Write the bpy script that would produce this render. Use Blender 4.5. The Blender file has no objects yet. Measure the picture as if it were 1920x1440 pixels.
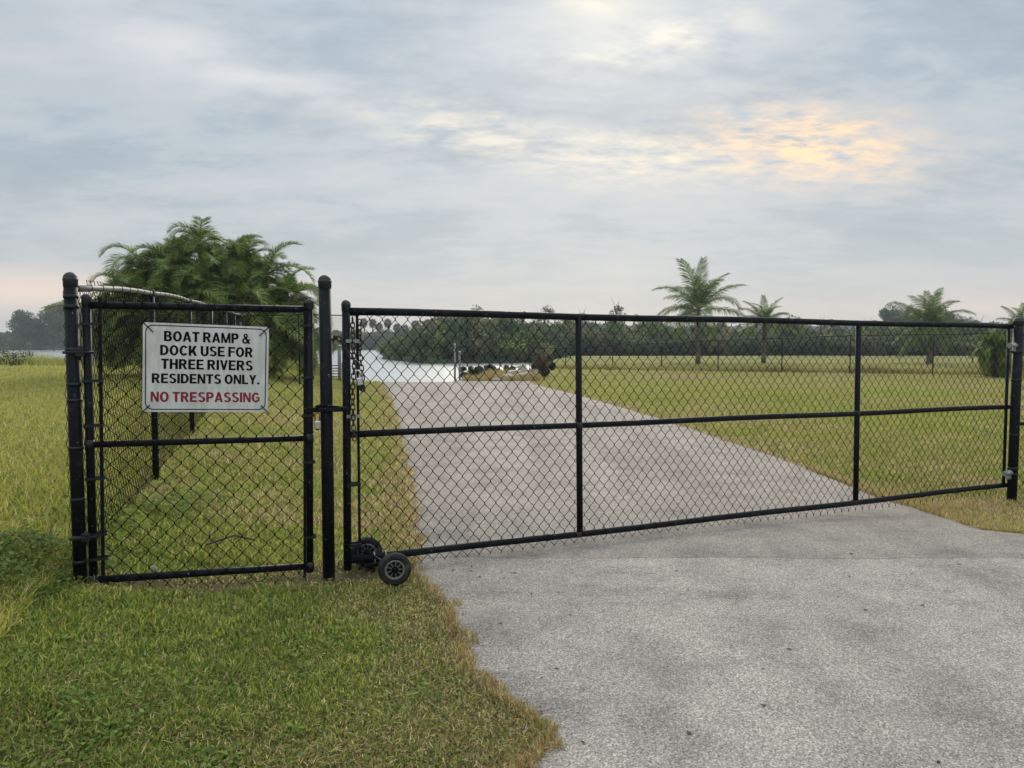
import bpy, math, random
import numpy as np
from mathutils import Vector, Matrix
R = math.radians
rng = np.random.default_rng(7)
random.seed(7)
scn = bpy.context.scene
C = scn.collection

# ---------------------------------------------------------------- camera, sky, sun, exposure
F = 1350.0; CAM_H = 1.58; PITCH = math.atan(75 / F)
cam_d = bpy.data.cameras.new('camera'); cam = bpy.data.objects.new('camera', cam_d); C.objects.link(cam)
cam.location = (0, 0, CAM_H); cam.rotation_euler = (R(90) - PITCH, 0, 0)
cam_d.sensor_fit = 'HORIZONTAL'; cam_d.sensor_width = 36; cam_d.lens = 36 * F / 1920
cam_d.clip_start = 0.05; cam_d.clip_end = 5000
scn.camera = cam
scn.view_settings.view_transform = 'Standard'; scn.view_settings.look = 'None'
scn.view_settings.gamma = 1; scn.view_settings.use_curve_mapping = False
scn.view_settings.exposure = 0.36

SUN_EL = R(27); SUN_AZ = R(6)
sl = bpy.data.lights.new('sun', 'SUN'); so = bpy.data.objects.new('sun', sl); C.objects.link(so)
sl.energy = 1.3; sl.angle = R(24); sl.color = (1.0, 0.90, 0.76)
so.rotation_euler = (-(R(90) - SUN_EL), 0, -SUN_AZ)

def N(nt, t, **kw):
    n = nt.nodes.new(t)
    for k, v in kw.items():
        if k.startswith('i_'):
            key = k[2:]
            key = int(key) if key.isdigit() else key.replace('_', ' ')
            n.inputs[key].default_value = v
        else: setattr(n, k, v)
    return n
def L(nt, a, b): nt.links.new(a, b)
def ramp(nt, fac, stops, interp='LINEAR'):
    r = nt.nodes.new('ShaderNodeValToRGB'); r.color_ramp.interpolation = interp
    e = r.color_ramp.elements
    while len(e) < len(stops): e.new(0.5)
    for k, (p, c) in enumerate(stops):
        e[k].position = p; e[k].color = (c, c, c, 1) if isinstance(c, (int, float)) else (*c, 1)
    L(nt, fac, r.inputs[0]); return r.outputs[0]
def math_(nt, op, a, b=None, c=None, clamp=False):
    n = nt.nodes.new('ShaderNodeMath'); n.operation = op; n.use_clamp = clamp
    for i, v in enumerate((a, b, c)):
        if v is None: continue
        if isinstance(v, (int, float)): n.inputs[i].default_value = v
        else: L(nt, v, n.inputs[i])
    return n.outputs[0]
def mix(nt, fac, a, b, blend='MIX'):
    n = nt.nodes.new('ShaderNodeMix'); n.data_type = 'RGBA'; n.blend_type = blend
    for i, v in ((0, fac), (6, a), (7, b)):
        if isinstance(v, (int, float)): n.inputs[i].default_value = v
        elif isinstance(v, tuple): n.inputs[i].default_value = (*v, 1) if len(v) == 3 else v
        else: L(nt, v, n.inputs[i])
    return n.outputs[2]

def build_world():
    w = bpy.data.worlds.new('World'); scn.world = w; w.use_nodes = True
    nt = w.node_tree; nt.nodes.clear()
    out = N(nt, 'ShaderNodeOutputWorld'); bg = N(nt, 'ShaderNodeBackground'); L(nt, bg.outputs[0], out.inputs[0])
    tc = N(nt, 'ShaderNodeTexCoord'); nrm = N(nt, 'ShaderNodeVectorMath', operation='NORMALIZE'); L(nt, tc.outputs['Generated'], nrm.inputs[0])
    D = nrm.outputs[0]
    sx = N(nt, 'ShaderNodeSeparateXYZ'); L(nt, D, sx.inputs[0])
    z = math_(nt, 'MAXIMUM', sx.outputs[2], 0.0)
    den = math_(nt, 'ADD', z, 0.16)
    px = math_(nt, 'DIVIDE', sx.outputs[0], den); py = math_(nt, 'DIVIDE', sx.outputs[1], den)
    cv = N(nt, 'ShaderNodeCombineXYZ'); L(nt, px, cv.inputs[0]); L(nt, py, cv.inputs[1])
    P = cv.outputs[0]
    def noise(scale, detail, rough, dist=0.0, off=(0, 0, 0), sc=(1, 1, 1), rot=0.0):
        m = N(nt, 'ShaderNodeMapping'); m.inputs['Location'].default_value = off; m.inputs['Scale'].default_value = sc
        m.inputs['Rotation'].default_value = (0, 0, rot); L(nt, P, m.inputs[0])
        n = N(nt, 'ShaderNodeTexNoise'); n.inputs['Scale'].default_value = scale; n.inputs['Detail'].default_value = detail
        n.inputs['Roughness'].default_value = rough; n.inputs['Distortion'].default_value = dist; L(nt, m.outputs[0], n.inputs['Vector'])
        return n.outputs[0]
    # elevation gradient of an overcast sky: grey haze at the horizon, blue grey above, brighter towards the zenith
    grad = ramp(nt, z, [(0.0, (.500, .480, .475)), (0.10, (.425, .460, .480)), (0.24, (.385, .445, .49)), (0.45, (.37, .44, .50)), (1.0, (1.15, 1.28, 1.38))])
    n1 = noise(1.3, 9, .52, .12, (3.1, 1.7, 0), (0.75, 1.0, 1), R(-12))
    n2 = noise(3.4, 9, .55, .12, (8.3, 4.2, 0), (0.7, 1.15, 1), R(-10))
    n3 = noise(0.45, 4, .5, 0, (1.3, 9.2, 0))
    cl = math_(nt, 'ADD', math_(nt, 'MULTIPLY', n1, .74), math_(nt, 'MULTIPLY', n2, .34))
    n5 = noise(11, 8, .6, .1, (5, 2, 0), (.7, 1.25, 1), R(-12))
    cl = math_(nt, 'ADD', cl, math_(nt, 'MULTIPLY', math_(nt, 'SUBTRACT', n5, .5), .26))
    lit = ramp(nt, cl, [(0.49, 0.0), (0.60, 0.55), (0.70, 1.0)])
    dark = ramp(nt, cl, [(0.38, 1.0), (0.55, 0.0)])
    fade = ramp(nt, z, [(0.02, 0.1), (0.16, 0.75), (0.3, 1.0)])
    col = mix(nt, math_(nt, 'MULTIPLY', math_(nt, 'MULTIPLY', lit, .72), fade), grad, mix(nt, 1.0, grad, (1.42, 1.24, 1.12), 'MULTIPLY'))
    col = mix(nt, math_(nt, 'MULTIPLY', math_(nt, 'MULTIPLY', dark, .95), fade), col, mix(nt, 1.0, col, (.78, .79, .82), 'MULTIPLY'))
    # thin places in the cloud deck where the low sun breaks through
    def glow(az, el, w_h, w_v, rot=0.0):
        d = Vector((math.sin(R(az)) * math.cos(R(el)), math.cos(R(az)) * math.cos(R(el)), math.sin(R(el))))
        rt = Vector((math.cos(R(az)), -math.sin(R(az)), 0)); up = rt.cross(d)
        a = rt * math.cos(rot) + up * math.sin(rot); b = up * math.cos(rot) - rt * math.sin(rot)
        def dot(v):
            n = N(nt, 'ShaderNodeVectorMath', operation='DOT_PRODUCT'); L(nt, D, n.inputs[0]); n.inputs[1].default_value = v; return n.outputs['Value']
        u = math_(nt, 'DIVIDE', dot(a), math.sin(R(w_h))); v = math_(nt, 'DIVIDE', dot(b), math.sin(R(w_v)))
        q = math_(nt, 'ADD', math_(nt, 'MULTIPLY', u, u), math_(nt, 'MULTIPLY', v, v))
        g = math_(nt, 'EXPONENT', math_(nt, 'MULTIPLY', q, -1.0))
        front = math_(nt, 'GREATER_THAN', dot(d), 0.0)
        return math_(nt, 'MULTIPLY', g, front)
    n4 = noise(8.5, 10, .64, .12, (2.2, 5.1, 0), (.8, 1.2, 1), R(-8))
    br = ramp(nt, math_(nt, 'ADD', math_(nt, 'MULTIPLY', n4, .65), math_(nt, 'MULTIPLY', n5, .35)), [(0.40, 0.0), (0.50, 0.45), (0.60, 1.0)])
    brs = ramp(nt, n2, [(0.36, 0.12), (0.50, .55), (0.62, 1.0)])
    def add(colr, fac, c, gain=1.0):
        return mix(nt, math_(nt, 'MULTIPLY', fac, gain, clamp=True), colr, c)
    g_sun = glow(6.4, 26.8, 2.7, 2.4); g_sunw = glow(8.0, 23, 8, 5.5)
    g2 = glow(22.0, 14.2, 6.2, 2.2, R(-12)); g3 = glow(11.5, 21.8, 6.5, 1.5, R(8)); g4 = glow(-3, 16.2, 8.0, 1.7, R(-6))
    g5 = glow(-22, 19.5, 12, 2.0, R(-14)); g6 = glow(10, 14.0, 8, 1.8, R(-4)); g7 = glow(-34, 25, 6, 1.6, R(-10))
    col = add(col, math_(nt, 'MULTIPLY', g_sunw, brs), (.66, .67, .65), .5)
    col = add(col, math_(nt, 'MULTIPLY', g5, brs), (.66, .655, .65), .8)
    col = add(col, math_(nt, 'MULTIPLY', g7, brs), (.70, .70, .68), .8)
    col = add(col, math_(nt, 'MULTIPLY', g4, br), (.74, .68, .57), .95)
    col = add(col, math_(nt, 'MULTIPLY', g6, br), (.80, .71, .56), 1.0)
    col = add(col, math_(nt, 'MULTIPLY', g3, br), (.84, .79, .66), .8)
    col = add(col, math_(nt, 'MULTIPLY', g2, br), (1.0, .69, .41), 1.5)
    col = add(col, math_(nt, 'MULTIPLY', g_sun, brs), (1.05, .94, .66), 1.35)
    # salmon light low on the horizon at both sides
    h1 = glow(-36, 3.4, 14, 1.3, R(2)); h2 = glow(36, 2.4, 9, .7)
    col = add(col, h1, (.80, .63, .53), .75)
    col = add(col, h2, (.70, .57, .51), .6)
    # what sky light comes through from above the clouds
    sky = N(nt, 'ShaderNodeTexSky', sky_type='NISHITA', sun_disc=False)
    sky.sun_elevation = SUN_EL; sky.sun_rotation = SUN_AZ
    skc = mix(nt, 1.0, sky.outputs[0], (.07, .07, .07), 'MULTIPLY')
    fin = mix(nt, .10, col, skc)
    L(nt, fin, bg.inputs[0]); bg.inputs[1].default_value = 1.0
build_world()

# ---------------------------------------------------------------- helpers
def ray(px, py):
    u = (px - 960) / F; v = (720 - py) / F
    return Vector((u, math.cos(PITCH) + v * math.sin(PITCH), -math.sin(PITCH) + v * math.cos(PITCH)))
def at(px, py, Y):
    r = ray(px, py); return Vector((0, 0, CAM_H)) + r * (Y / r.y)

_T = np.random.default_rng(3).random((512, 512))
def vn(x, y, s):
    x = np.asarray(x, float) / s; y = np.asarray(y, float) / s
    xi = np.floor(x).astype(int); yi = np.floor(y).astype(int); fx = x - xi; fy = y - yi
    fx = fx * fx * (3 - 2 * fx); fy = fy * fy * (3 - 2 * fy)
    g = lambda a, b: _T[a % 512, b % 512]
    return (g(xi, yi) * (1 - fx) + g(xi + 1, yi) * fx) * (1 - fy) + (g(xi, yi + 1) * (1 - fx) + g(xi + 1, yi + 1) * fx) * fy
def fbm(x, y, s, o=3):
    r = 0; a = .5; t = 0
    for k in range(o):
        r = r + a * vn(np.asarray(x) + 17.3 * k, np.asarray(y) - 9.1 * k, s); t += a; a *= .5; s *= .5
    return r / t
def sstep(a, b, x): t = np.clip((np.asarray(x, float) - a) / (b - a), 0, 1); return t * t * (3 - 2 * t)

class MB:
    def __init__(s): s.v = []; s.f = []; s.sm = []
    def add(s, vs, fs, smooth=False):
        b = len(s.v); s.v += [tuple(v) for v in vs]; s.f += [tuple(i + b for i in f) for f in fs]; s.sm += [smooth] * len(fs); return s
    def box(s, c, d, M=None, bev=0.0):
        x, y, z = d[0] / 2, d[1] / 2, d[2] / 2
        if bev > 0:
            b = bev; vs = []; 
            ring = [(-x + b, -y), (x - b, -y), (x, -y + b), (x, y - b), (x - b, y), (-x + b, y), (-x, y - b), (-x, -y + b)]
            sm_ = [(-x + b, -y + b), (x - b, -y + b), (x - b, y - b), (-x + b, y - b)]
            for zz in (-z + b, z - b): vs += [(p[0], p[1], zz) for p in ring]
            vs += [(p[0], p[1], -z) for p in sm_] + [(p[0], p[1], z) for p in sm_]
            fs = [(i, (i + 1) % 8, 8 + (i + 1) % 8, 8 + i) for i in range(8)]
            fs += [(19, 18, 17, 16), (20, 21, 22, 23)]
            for o, base, top in ((0, 16, False), (8, 20, True)):
                for k, (a, b2) in enumerate([(0, 1), (2, 3), (4, 5), (6, 7)]):
                    q = (o + a, o + b2, base + (k + 1) % 4, base + k)
                    fs.append(q if top else q[::-1])
                for k, (a, b2) in enumerate([(1, 2), (3, 4), (5, 6), (7, 0)]):
                    q = (o + a, o + b2, base + (k + 1) % 4)
                    fs.append(q if top else q[::-1])
        else:
            vs = [(a * x, b * y, e * z) for e in (-1, 1) for a, b in ((-1, -1), (1, -1), (1, 1), (-1, 1))]
            fs = [(3, 2, 1, 0), (4, 5, 6, 7), (0, 1, 5, 4), (1, 2, 6, 5), (2, 3, 7, 6), (3, 0, 4, 7)]
        out = []
        for v in vs:
            v = Vector(v)
            if M is not None: v = M @ v
            out.append(v + Vector(c))
        return s.add(out, fs)
    def tube(s, pts, r, n=10, caps=True, closed=False):
        pts = [Vector(p) for p in pts]; m = len(pts)
        rs = r if isinstance(r, (list, tuple)) else [r] * m
        vs = []; fs = []; nrm = None
        for i, p in enumerate(pts):
            if closed: t = pts[(i + 1) % m] - pts[i - 1]
            else: t = pts[min(i + 1, m - 1)] - pts[max(i - 1, 0)]
            t.normalize()
            if nrm is None:
                nrm = t.cross(Vector((0, 0, 1)) if abs(t.z) < .9 else Vector((1, 0, 0))).normalized()
            nrm = (nrm - t * nrm.dot(t)).normalized(); b = t.cross(nrm)
            for k in range(n):
                a = 2 * math.pi * k / n; vs.append(p + (nrm * math.cos(a) + b * math.sin(a)) * rs[i])
        for i in range(m if closed else m - 1):
            for k in range(n):
                a = i * n; bb = ((i + 1) % m) * n
                fs.append((a + k, a + (k + 1) % n, bb + (k + 1) % n, bb + k))
        s.add(vs, fs, True)
        if caps and not closed:
            b = len(s.v) - m * n
            s.f.append(tuple(b + k for k in range(n))[::-1]); s.sm.append(False)
            s.f.append(tuple(b + (m - 1) * n + k for k in range(n))); s.sm.append(False)
        return s
    def lathe(s, prof, n=20, M=None, off=(0, 0, 0)):
        vs = []; m = len(prof)
        for (r, z) in prof:
            for k in range(n):
                a = 2 * math.pi * k / n; v = Vector((r * math.cos(a), r * math.sin(a), z))
                if M is not None: v = M @ v
                vs.append(v + Vector(off))
        fs = [(i * n + k, i * n + (k + 1) % n, (i + 1) * n + (k + 1) % n, (i + 1) * n + k) for i in range(m - 1) for k in range(n)]
        return s.add(vs, fs, True)
    def mesh(s, name):
        me = bpy.data.meshes.new(name); me.from_pydata(s.v, [], s.f)
        me.polygons.foreach_set('use_smooth', s.sm); me.update(); return me
    def build(s, name, m, parent=None, loc=None):
        o = bpy.data.objects.new(name, s.mesh(name)); C.objects.link(o)
        if m: o.data.materials.append(m)
        if parent: o.parent = parent
        if loc is not None: o.location = loc
        return o
def np_mesh(name, V, faces, mat_=None, col=None, smooth=False):
    """faces: list of int arrays (n,k)"""
    me = bpy.data.meshes.new(name); V = np.asarray(V, np.float32)
    me.vertices.add(len(V)); me.vertices.foreach_set('co', V.ravel())
    lv = np.concatenate([f.ravel() for f in faces]); cnt = np.concatenate([np.full(len(f), f.shape[1]) for f in faces])
    me.loops.add(len(lv)); me.loops.foreach_set('vertex_index', lv.astype(np.int32))
    me.polygons.add(len(cnt)); st = np.concatenate([[0], np.cumsum(cnt)[:-1]])
    me.polygons.foreach_set('loop_start', st.astype(np.int32))
    if smooth: me.polygons.foreach_set('use_smooth', np.ones(len(cnt), bool))
    if col is not None:
        a = me.color_attributes.new('col', 'FLOAT_COLOR', 'POINT')
        c = np.ones((len(V), 4), np.float32); c[:, :3] = col; a.data.foreach_set('color', c.ravel())
    me.update(calc_edges=True)
    if mat_: me.materials.append(mat_)
    return me
def link(name, me, parent=None, loc=(0, 0, 0), rot=(0, 0, 0), sc=1.0):
    o = bpy.data.objects.new(name, me); C.objects.link(o)
    if parent: o.parent = parent
    o.location = loc; o.rotation_euler = rot
    o.scale = (sc, sc, sc) if isinstance(sc, (int, float)) else sc
    return o
def empty(name, loc=(0, 0, 0), rz=0.0):
    o = bpy.data.objects.new(name, None); C.objects.link(o); o.location = loc; o.rotation_euler = (0, 0, rz); o.empty_display_size = .2; return o
def tag(o, label=None, cat=None, group=None, kind=None):
    if label: o['label'] = label
    if cat: o['category'] = cat
    if group: o['group'] = group
    if kind: o['kind'] = kind
    return o

# ---------------------------------------------------------------- materials
def new_mat(name):
    m = bpy.data.materials.new(name); m.use_nodes = True; nt = m.node_tree; b = nt.nodes['Principled BSDF']; return m, nt, b
def pmat(name, col, rough=.6, metal=0.0, var=.15, scale=30, bump=0.0, spec=.5, col2=None, thr=(.45, .6)):
    m, nt, b = new_mat(name)
    tc = N(nt, 'ShaderNodeTexCoord'); n = N(nt, 'ShaderNodeTexNoise'); n.inputs['Scale'].default_value = scale; n.inputs['Detail'].default_value = 6
    L(nt, tc.outputs['Object'], n.inputs['Vector'])
    c2 = col2 if col2 else tuple(c * (1 - var) for c in col); c1 = col if col2 else tuple(min(1, c * (1 + var)) for c in col)
    f = ramp(nt, n.outputs[0], [(thr[0], 0.0), (thr[1], 1.0)]) if col2 else n.outputs[0]
    L(nt, mix(nt, f, c1, c2), b.inputs['Base Color'])
    b.inputs['Roughness'].default_value = rough; b.inputs['Metallic'].default_value = metal; b.inputs['Specular IOR Level'].default_value = spec
    if bump:
        bp = N(nt, 'ShaderNodeBump'); bp.inputs['Strength'].default_value = bump; bp.inputs['Distance'].default_value = .01
        L(nt, n.outputs[0], bp.inputs['Height']); L(nt, bp.outputs[0], b.inputs['Normal'])
    return m
def vinyl():
    m, nt, b = new_mat('black_vinyl')
    tc = N(nt, 'ShaderNodeTexCoord')
    n = N(nt, 'ShaderNodeTexNoise'); n.inputs['Scale'].default_value = 6; n.inputs['Detail'].default_value = 8; L(nt, tc.outputs['Object'], n.inputs[0])
    v = N(nt, 'ShaderNodeTexNoise'); v.inputs['Scale'].default_value = 55; v.inputs['Detail'].default_value = 2; L(nt, tc.outputs['Object'], v.inputs[0])
    c = mix(nt, ramp(nt, n.outputs[0], [(.35, 0.0), (.7, 1.0)]), (.0028, .004, .007), (.007, .0085, .011))
    c = mix(nt, ramp(nt, v.outputs[0], [(.69, 0.0), (.72, .7)]), c, (.20, .20, .19))
    w = N(nt, 'ShaderNodeTexNoise'); w.inputs['Scale'].default_value = 11; w.inputs['Detail'].default_value = 10; w.inputs['Roughness'].default_value = .7; L(nt, tc.outputs['Object'], w.inputs[0])
    c = mix(nt, ramp(nt, w.outputs[0], [(.56, 0.0), (.72, .55)]), c, (.045, .047, .046))      # chalky fading      # bird lime and scuffs
    L(nt, c, b.inputs['Base Color']); L(nt, ramp(nt, n.outputs[0], [(.3, .36), (.7, .62)]), b.inputs['Roughness'])
    b.inputs['Specular IOR Level'].default_value = .15
    return m
M_BLK = vinyl()
M_WIRE = pmat('black_coated_wire', (.004, .0045, .0045), .7, 0, .3, 20, spec=.1)
M_CAP = pmat('weathered_cap_metal', (.030, .033, .037), .5, .4, .4, 60)
M_GALV = pmat('galvanised_steel', (.34, .36, .34), .45, .6, .2, 30)
M_RAIL = pmat('grey_green_rail_coating', (.14, .15, .135), .5, .1, .2, 12)
M_BAND = pmat('dull_band_metal', (.022, .024, .025), .45, .5, .4, 40)
M_RUST = pmat('rusty_chain', (.030, .025, .023), .6, .4, .1, 60, col2=(.085, .040, .024), thr=(.45, .62))
M_CHROME = pmat('bright_lock_steel', (.55, .55, .54), .28, .95, .2, 60)
M_BRASSY = pmat('rusty_shackle', (.30, .14, .05), .5, .5, .3, 60)
M_TYRE = pmat('tyre_rubber', (.022, .021, .020), .8, 0, .3, 18, .25, .25, col2=(.095, .082, .065), thr=(.48, .72))
M_RIM = pmat('grey_cast_rim', (.24, .24, .235), .5, .5, .2, 40)
M_SIGNBLK = pmat('black_sign_print', (.0035, .0035, .004), .6, 0, .2, 60, spec=.12)
M_SIGNRED = pmat('faded_red_sign_print', (.27, .012, .032), .6, 0, .25, 50)
M_WOOD = pmat('weathered_dock_wood', (.30, .20, .13), .8, 0, .3, 12, .3)
M_ROCK = pmat('pale_limestone', (.52, .49, .42), .9, 0, .25, 8, .6)
M_POLE = pmat('grey_pole', (.22, .22, .21), .6, .2, .2, 20)
M_BARK = pmat('trunk_bark', (.10, .085, .065), .9, 0, .35, 6, .5)
M_PALMBARK = pmat('palm_trunk_bark', (.16, .135, .10), .9, 0, .3, 8, .5)
M_RACHIS = pmat('palm_rachis', (.20, .19, .06), .6, 0, .2, 10)
M_LITTER = pmat('white_plastic_litter', (.75, .75, .72), .5, 0, .1, 20)

def sign_mat():
    m, nt, b = new_mat('grimy_white_sign')
    tc = N(nt, 'ShaderNodeTexCoord')
    mp = N(nt, 'ShaderNodeMapping'); mp.inputs['Scale'].default_value = (9, 1, 2.2); L(nt, tc.outputs['Object'], mp.inputs[0])
    n = N(nt, 'ShaderNodeTexNoise'); n.inputs['Scale'].default_value = 3; n.inputs['Detail'].default_value = 8; n.inputs['Roughness'].default_value = .65; L(nt, mp.outputs[0], n.inputs[0])
    n2 = N(nt, 'ShaderNodeTexNoise'); n2.inputs['Scale'].default_value = 6; n2.inputs['Detail'].default_value = 8; L(nt, tc.outputs['Object'], n2.inputs[0])
    c = mix(nt, ramp(nt, n.outputs[0], [(.40, 0.0), (.72, .8)]), (.79, .79, .77), (.50, .50, .45))
    c = mix(nt, ramp(nt, n2.outputs[0], [(.42, 0.0), (.75, .7)]), c, (.56, .57, .52))
    L(nt, c, b.inputs['Base Color']); b.inputs['Roughness'].default_value = .45
    return m
M_SIGN = sign_mat()

def leaf_mat(name, trans=.25, rough=.6, gain=1.0):
    """base colour comes from the leaf's own colour attribute"""
    m, nt, b = new_mat(name)
    a = N(nt, 'ShaderNodeAttribute', attribute_name='col')
    b.inputs['Roughness'].default_value = rough; b.inputs['Specular IOR Level'].default_value = .25
    L(nt, a.outputs['Color'], b.inputs['Base Color'])
    t = N(nt, 'ShaderNodeBsdfTranslucent'); L(nt, a.outputs['Color'], t.inputs['Color'])
    ms = N(nt, 'ShaderNodeMixShader'); ms.inputs[0].default_value = trans
    o = nt.nodes['Material Output']; L(nt, b.outputs[0], ms.inputs[1]); L(nt, t.outputs[0], ms.inputs[2]); L(nt, ms.outputs[0], o.inputs[0])
    return m
M_GRASS = leaf_mat('grass_blades', .5, .65)
M_LEAF = leaf_mat('leaves', .2, .6)
M_FROND = leaf_mat('palm_leaflets', .35, .45)

def ground_mat():
    m, nt, b = new_mat('turf_soil')
    a = N(nt, 'ShaderNodeAttribute', attribute_name='col'); g = N(nt, 'ShaderNodeNewGeometry')
    def ns(s, d=6, r=.6):
        n = N(nt, 'ShaderNodeTexNoise'); n.inputs['Scale'].default_value = s; n.inputs['Detail'].default_value = d; n.inputs['Roughness'].default_value = r
        L(nt, g.outputs['Position'], n.inputs[0]); return n.outputs[0]
    c = mix(nt, 1.0, a.outputs['Color'], ramp(nt, ns(14, 8, .7), [(.3, (.62, .60, .55)), (.5, (1, 1, 1)), (.72, (1.45, 1.38, 1.3))]), 'MULTIPLY')
    c = mix(nt, 1.0, c, ramp(nt, ns(1.6, 5), [(.3, (.82, .85, .8)), (.7, (1.2, 1.15, 1.15))]), 'MULTIPLY')
    c = mix(nt, 1.0, c, ramp(nt, ns(.22, 4), [(.3, (.88, .95, .9)), (.7, (1.12, 1.04, 1.05))]), 'MULTIPLY')
    L(nt, c, b.inputs['Base Color']); b.inputs['Roughness'].default_value = .95; b.inputs['Specular IOR Level'].default_value = .1
    bp = N(nt, 'ShaderNodeBump'); bp.inputs['Strength'].default_value = .7; bp.inputs['Distance'].default_value = .03; L(nt, ns(30, 6, .7), bp.inputs['Height']); L(nt, bp.outputs[0], b.inputs['Normal'])
    return m
M_GROUND = ground_mat()

def asphalt_mat():
    m, nt, b = new_mat('worn_asphalt')
    g = N(nt, 'ShaderNodeNewGeometry'); P = g.outputs['Position']
    def ns(s, d=6, r=.6, sc=None, loc=None):
        n = N(nt, 'ShaderNodeTexNoise'); n.inputs['Scale'].default_value = s; n.inputs['Detail'].default_value = d; n.inputs['Roughness'].default_value = r
        if sc or loc:
            mp = N(nt, 'ShaderNodeMapping'); mp.inputs['Scale'].default_value = sc or (1, 1, 1); mp.inputs['Location'].default_value = loc or (0, 0, 0); L(nt, P, mp.inputs[0]); L(nt, mp.outputs[0], n.inputs[0])
        else: L(nt, P, n.inputs[0])
        return n.outputs[0]
    sx = N(nt, 'ShaderNodeSeparateXYZ'); L(nt, P, sx.inputs[0])
    v = N(nt, 'ShaderNodeTexVoronoi'); v.inputs['Scale'].default_value = 150; L(nt, P, v.inputs['Vector'])
    bw = N(nt, 'ShaderNodeRGBToBW'); L(nt, v.outputs['Color'], bw.inputs[0])
    # pinker and paler past the apron: grazing-angle brightening put into the colour
    base = mix(nt, ramp(nt, sx.outputs[1], [(0, 0.0), (1, 1.0)]), (.25, .25, .245), (.25, .25, .245))
    yj = math_(nt, 'ADD', math_(nt, 'ADD', sx.outputs[1], math_(nt, 'MULTIPLY', ns(3, 4), .10)), math_(nt, 'MULTIPLY', math_(nt, 'SUBTRACT', ns(.5, 2), .5), .35))
    graze_pale = math_(nt, 'MULTIPLY', math_(nt, 'SUBTRACT', yj, 5.9), .7, clamp=True)
    base = mix(nt, graze_pale, (.372, .340, .300), (.45, .385, .34))
    apr = math_(nt, 'GREATER_THAN', yj, 5.26)
    base = mix(nt, math_(nt, 'MULTIPLY', apr, .85), base, mix(nt, 1.0, base, (.80, .795, .77), 'MULTIPLY'))
    jl = math_(nt, 'ABSOLUTE', math_(nt, 'SUBTRACT', yj, 5.26)); joint = math_(nt, 'SUBTRACT', 1.0, math_(nt, 'MULTIPLY', jl, 45.0, clamp=True), clamp=True)
    c = mix(nt, 1.0, base, ramp(nt, bw.outputs[0], [(.10, (.44, .44, .44)), (.34, (.82, .82, .82)), (.62, (1.05, 1.05, 1.04)), (.88, (1.72, 1.70, 1.64))]), 'MULTIPLY')
    c = mix(nt, 1.0, c, ramp(nt, ns(230, 3, .7), [(.32, (.74, .74, .74)), (.5, (1, 1, 1)), (.68, (1.25, 1.24, 1.22))]), 'MULTIPLY')
    c = mix(nt, 1.0, c, ramp(nt, ns(2.2, 7, .62), [(.30, (.72, .73, .75)), (.52, (1, 1, 1)), (.75, (1.16, 1.14, 1.1))]), 'MULTIPLY')
    c = mix(nt, 1.0, c, ramp(nt, ns(.9, 6, .65, (1, 2.4, 1), (4.4, 2, 0)), [(.30, (.74, .74, .75)), (.46, (1, 1, 1))]), 'MULTIPLY')
    # two worn wheel paths running down the drive, darker with old rubber and drips
    trk = ramp(nt, ns(1.1, 3, .5, (1.0, .12, 1), (2.1, 0, 0)), [(.40, (.80, .80, .81)), (.56, (1.04, 1.04, 1.04))])
    c = mix(nt, .8, c, mix(nt, 1.0, c, trk, 'MULTIPLY'))
    c = mix(nt, ramp(nt, ns(2.3, 5, .55, (1, 1.6, 1), (9, 1, 0)), [(.66, 0.0), (.74, .45)]), c, (.10, .10, .10))
    c = mix(nt, ramp(nt, ns(4.5, 4, .5, None, (7, 3, 0)), [(.70, 0.0), (.80, .35)]), c, (.22, .13, .08))          # brown leaf stains
    c = mix(nt, math_(nt, 'MULTIPLY', joint, ramp(nt, ns(5, 4), [(.35, 0.05), (.65, .75)])), c, (.07, .07, .07))
    # fine cracks
    wp = N(nt, 'ShaderNodeVectorMath', operation='ADD'); nn = N(nt, 'ShaderNodeTexNoise'); nn.inputs['Scale'].default_value = 4; nn.inputs['Detail'].default_value = 6; L(nt, P, nn.inputs[0])
    sc_ = N(nt, 'ShaderNodeVectorMath', operation='SCALE'); sc_.inputs[3].default_value = .45; L(nt, nn.outputs[1], sc_.inputs[0]); L(nt, P, wp.inputs[0]); L(nt, sc_.outputs[0], wp.inputs[1])
    vc = N(nt, 'ShaderNodeTexVoronoi', feature='DISTANCE_TO_EDGE'); vc.inputs['Scale'].default_value = .55; L(nt, wp.outputs[0], vc.inputs['Vector'])
    crack = math_(nt, 'SUBTRACT', 1.0, math_(nt, 'MULTIPLY', vc.outputs['Distance'], 190.0, clamp=True), clamp=True)
    near = math_(nt, 'LESS_THAN', sx.outputs[1], 5.2)
    crack = math_(nt, 'MULTIPLY', math_(nt, 'MULTIPLY', crack, near), ramp(nt, ns(2.5, 3), [(.46, 0.0), (.66, .55)]))
    c = mix(nt, crack, c, (.05, .05, .05))
    L(nt, c, b.inputs['Base Color']); b.inputs['Roughness'].default_value = .85; b.inputs['Specular IOR Level'].default_value = .3
    bp = N(nt, 'ShaderNodeBump'); bp.inputs['Strength'].default_value = .9; bp.inputs['Distance'].default_value = .004
    L(nt, math_(nt, 'SUBTRACT', bw.outputs[0], math_(nt, 'MULTIPLY', crack, 2.0)), bp.inputs['Height']); L(nt, bp.outputs[0], b.inputs['Normal'])
    return m
M_ASPH = asphalt_mat()

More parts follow.
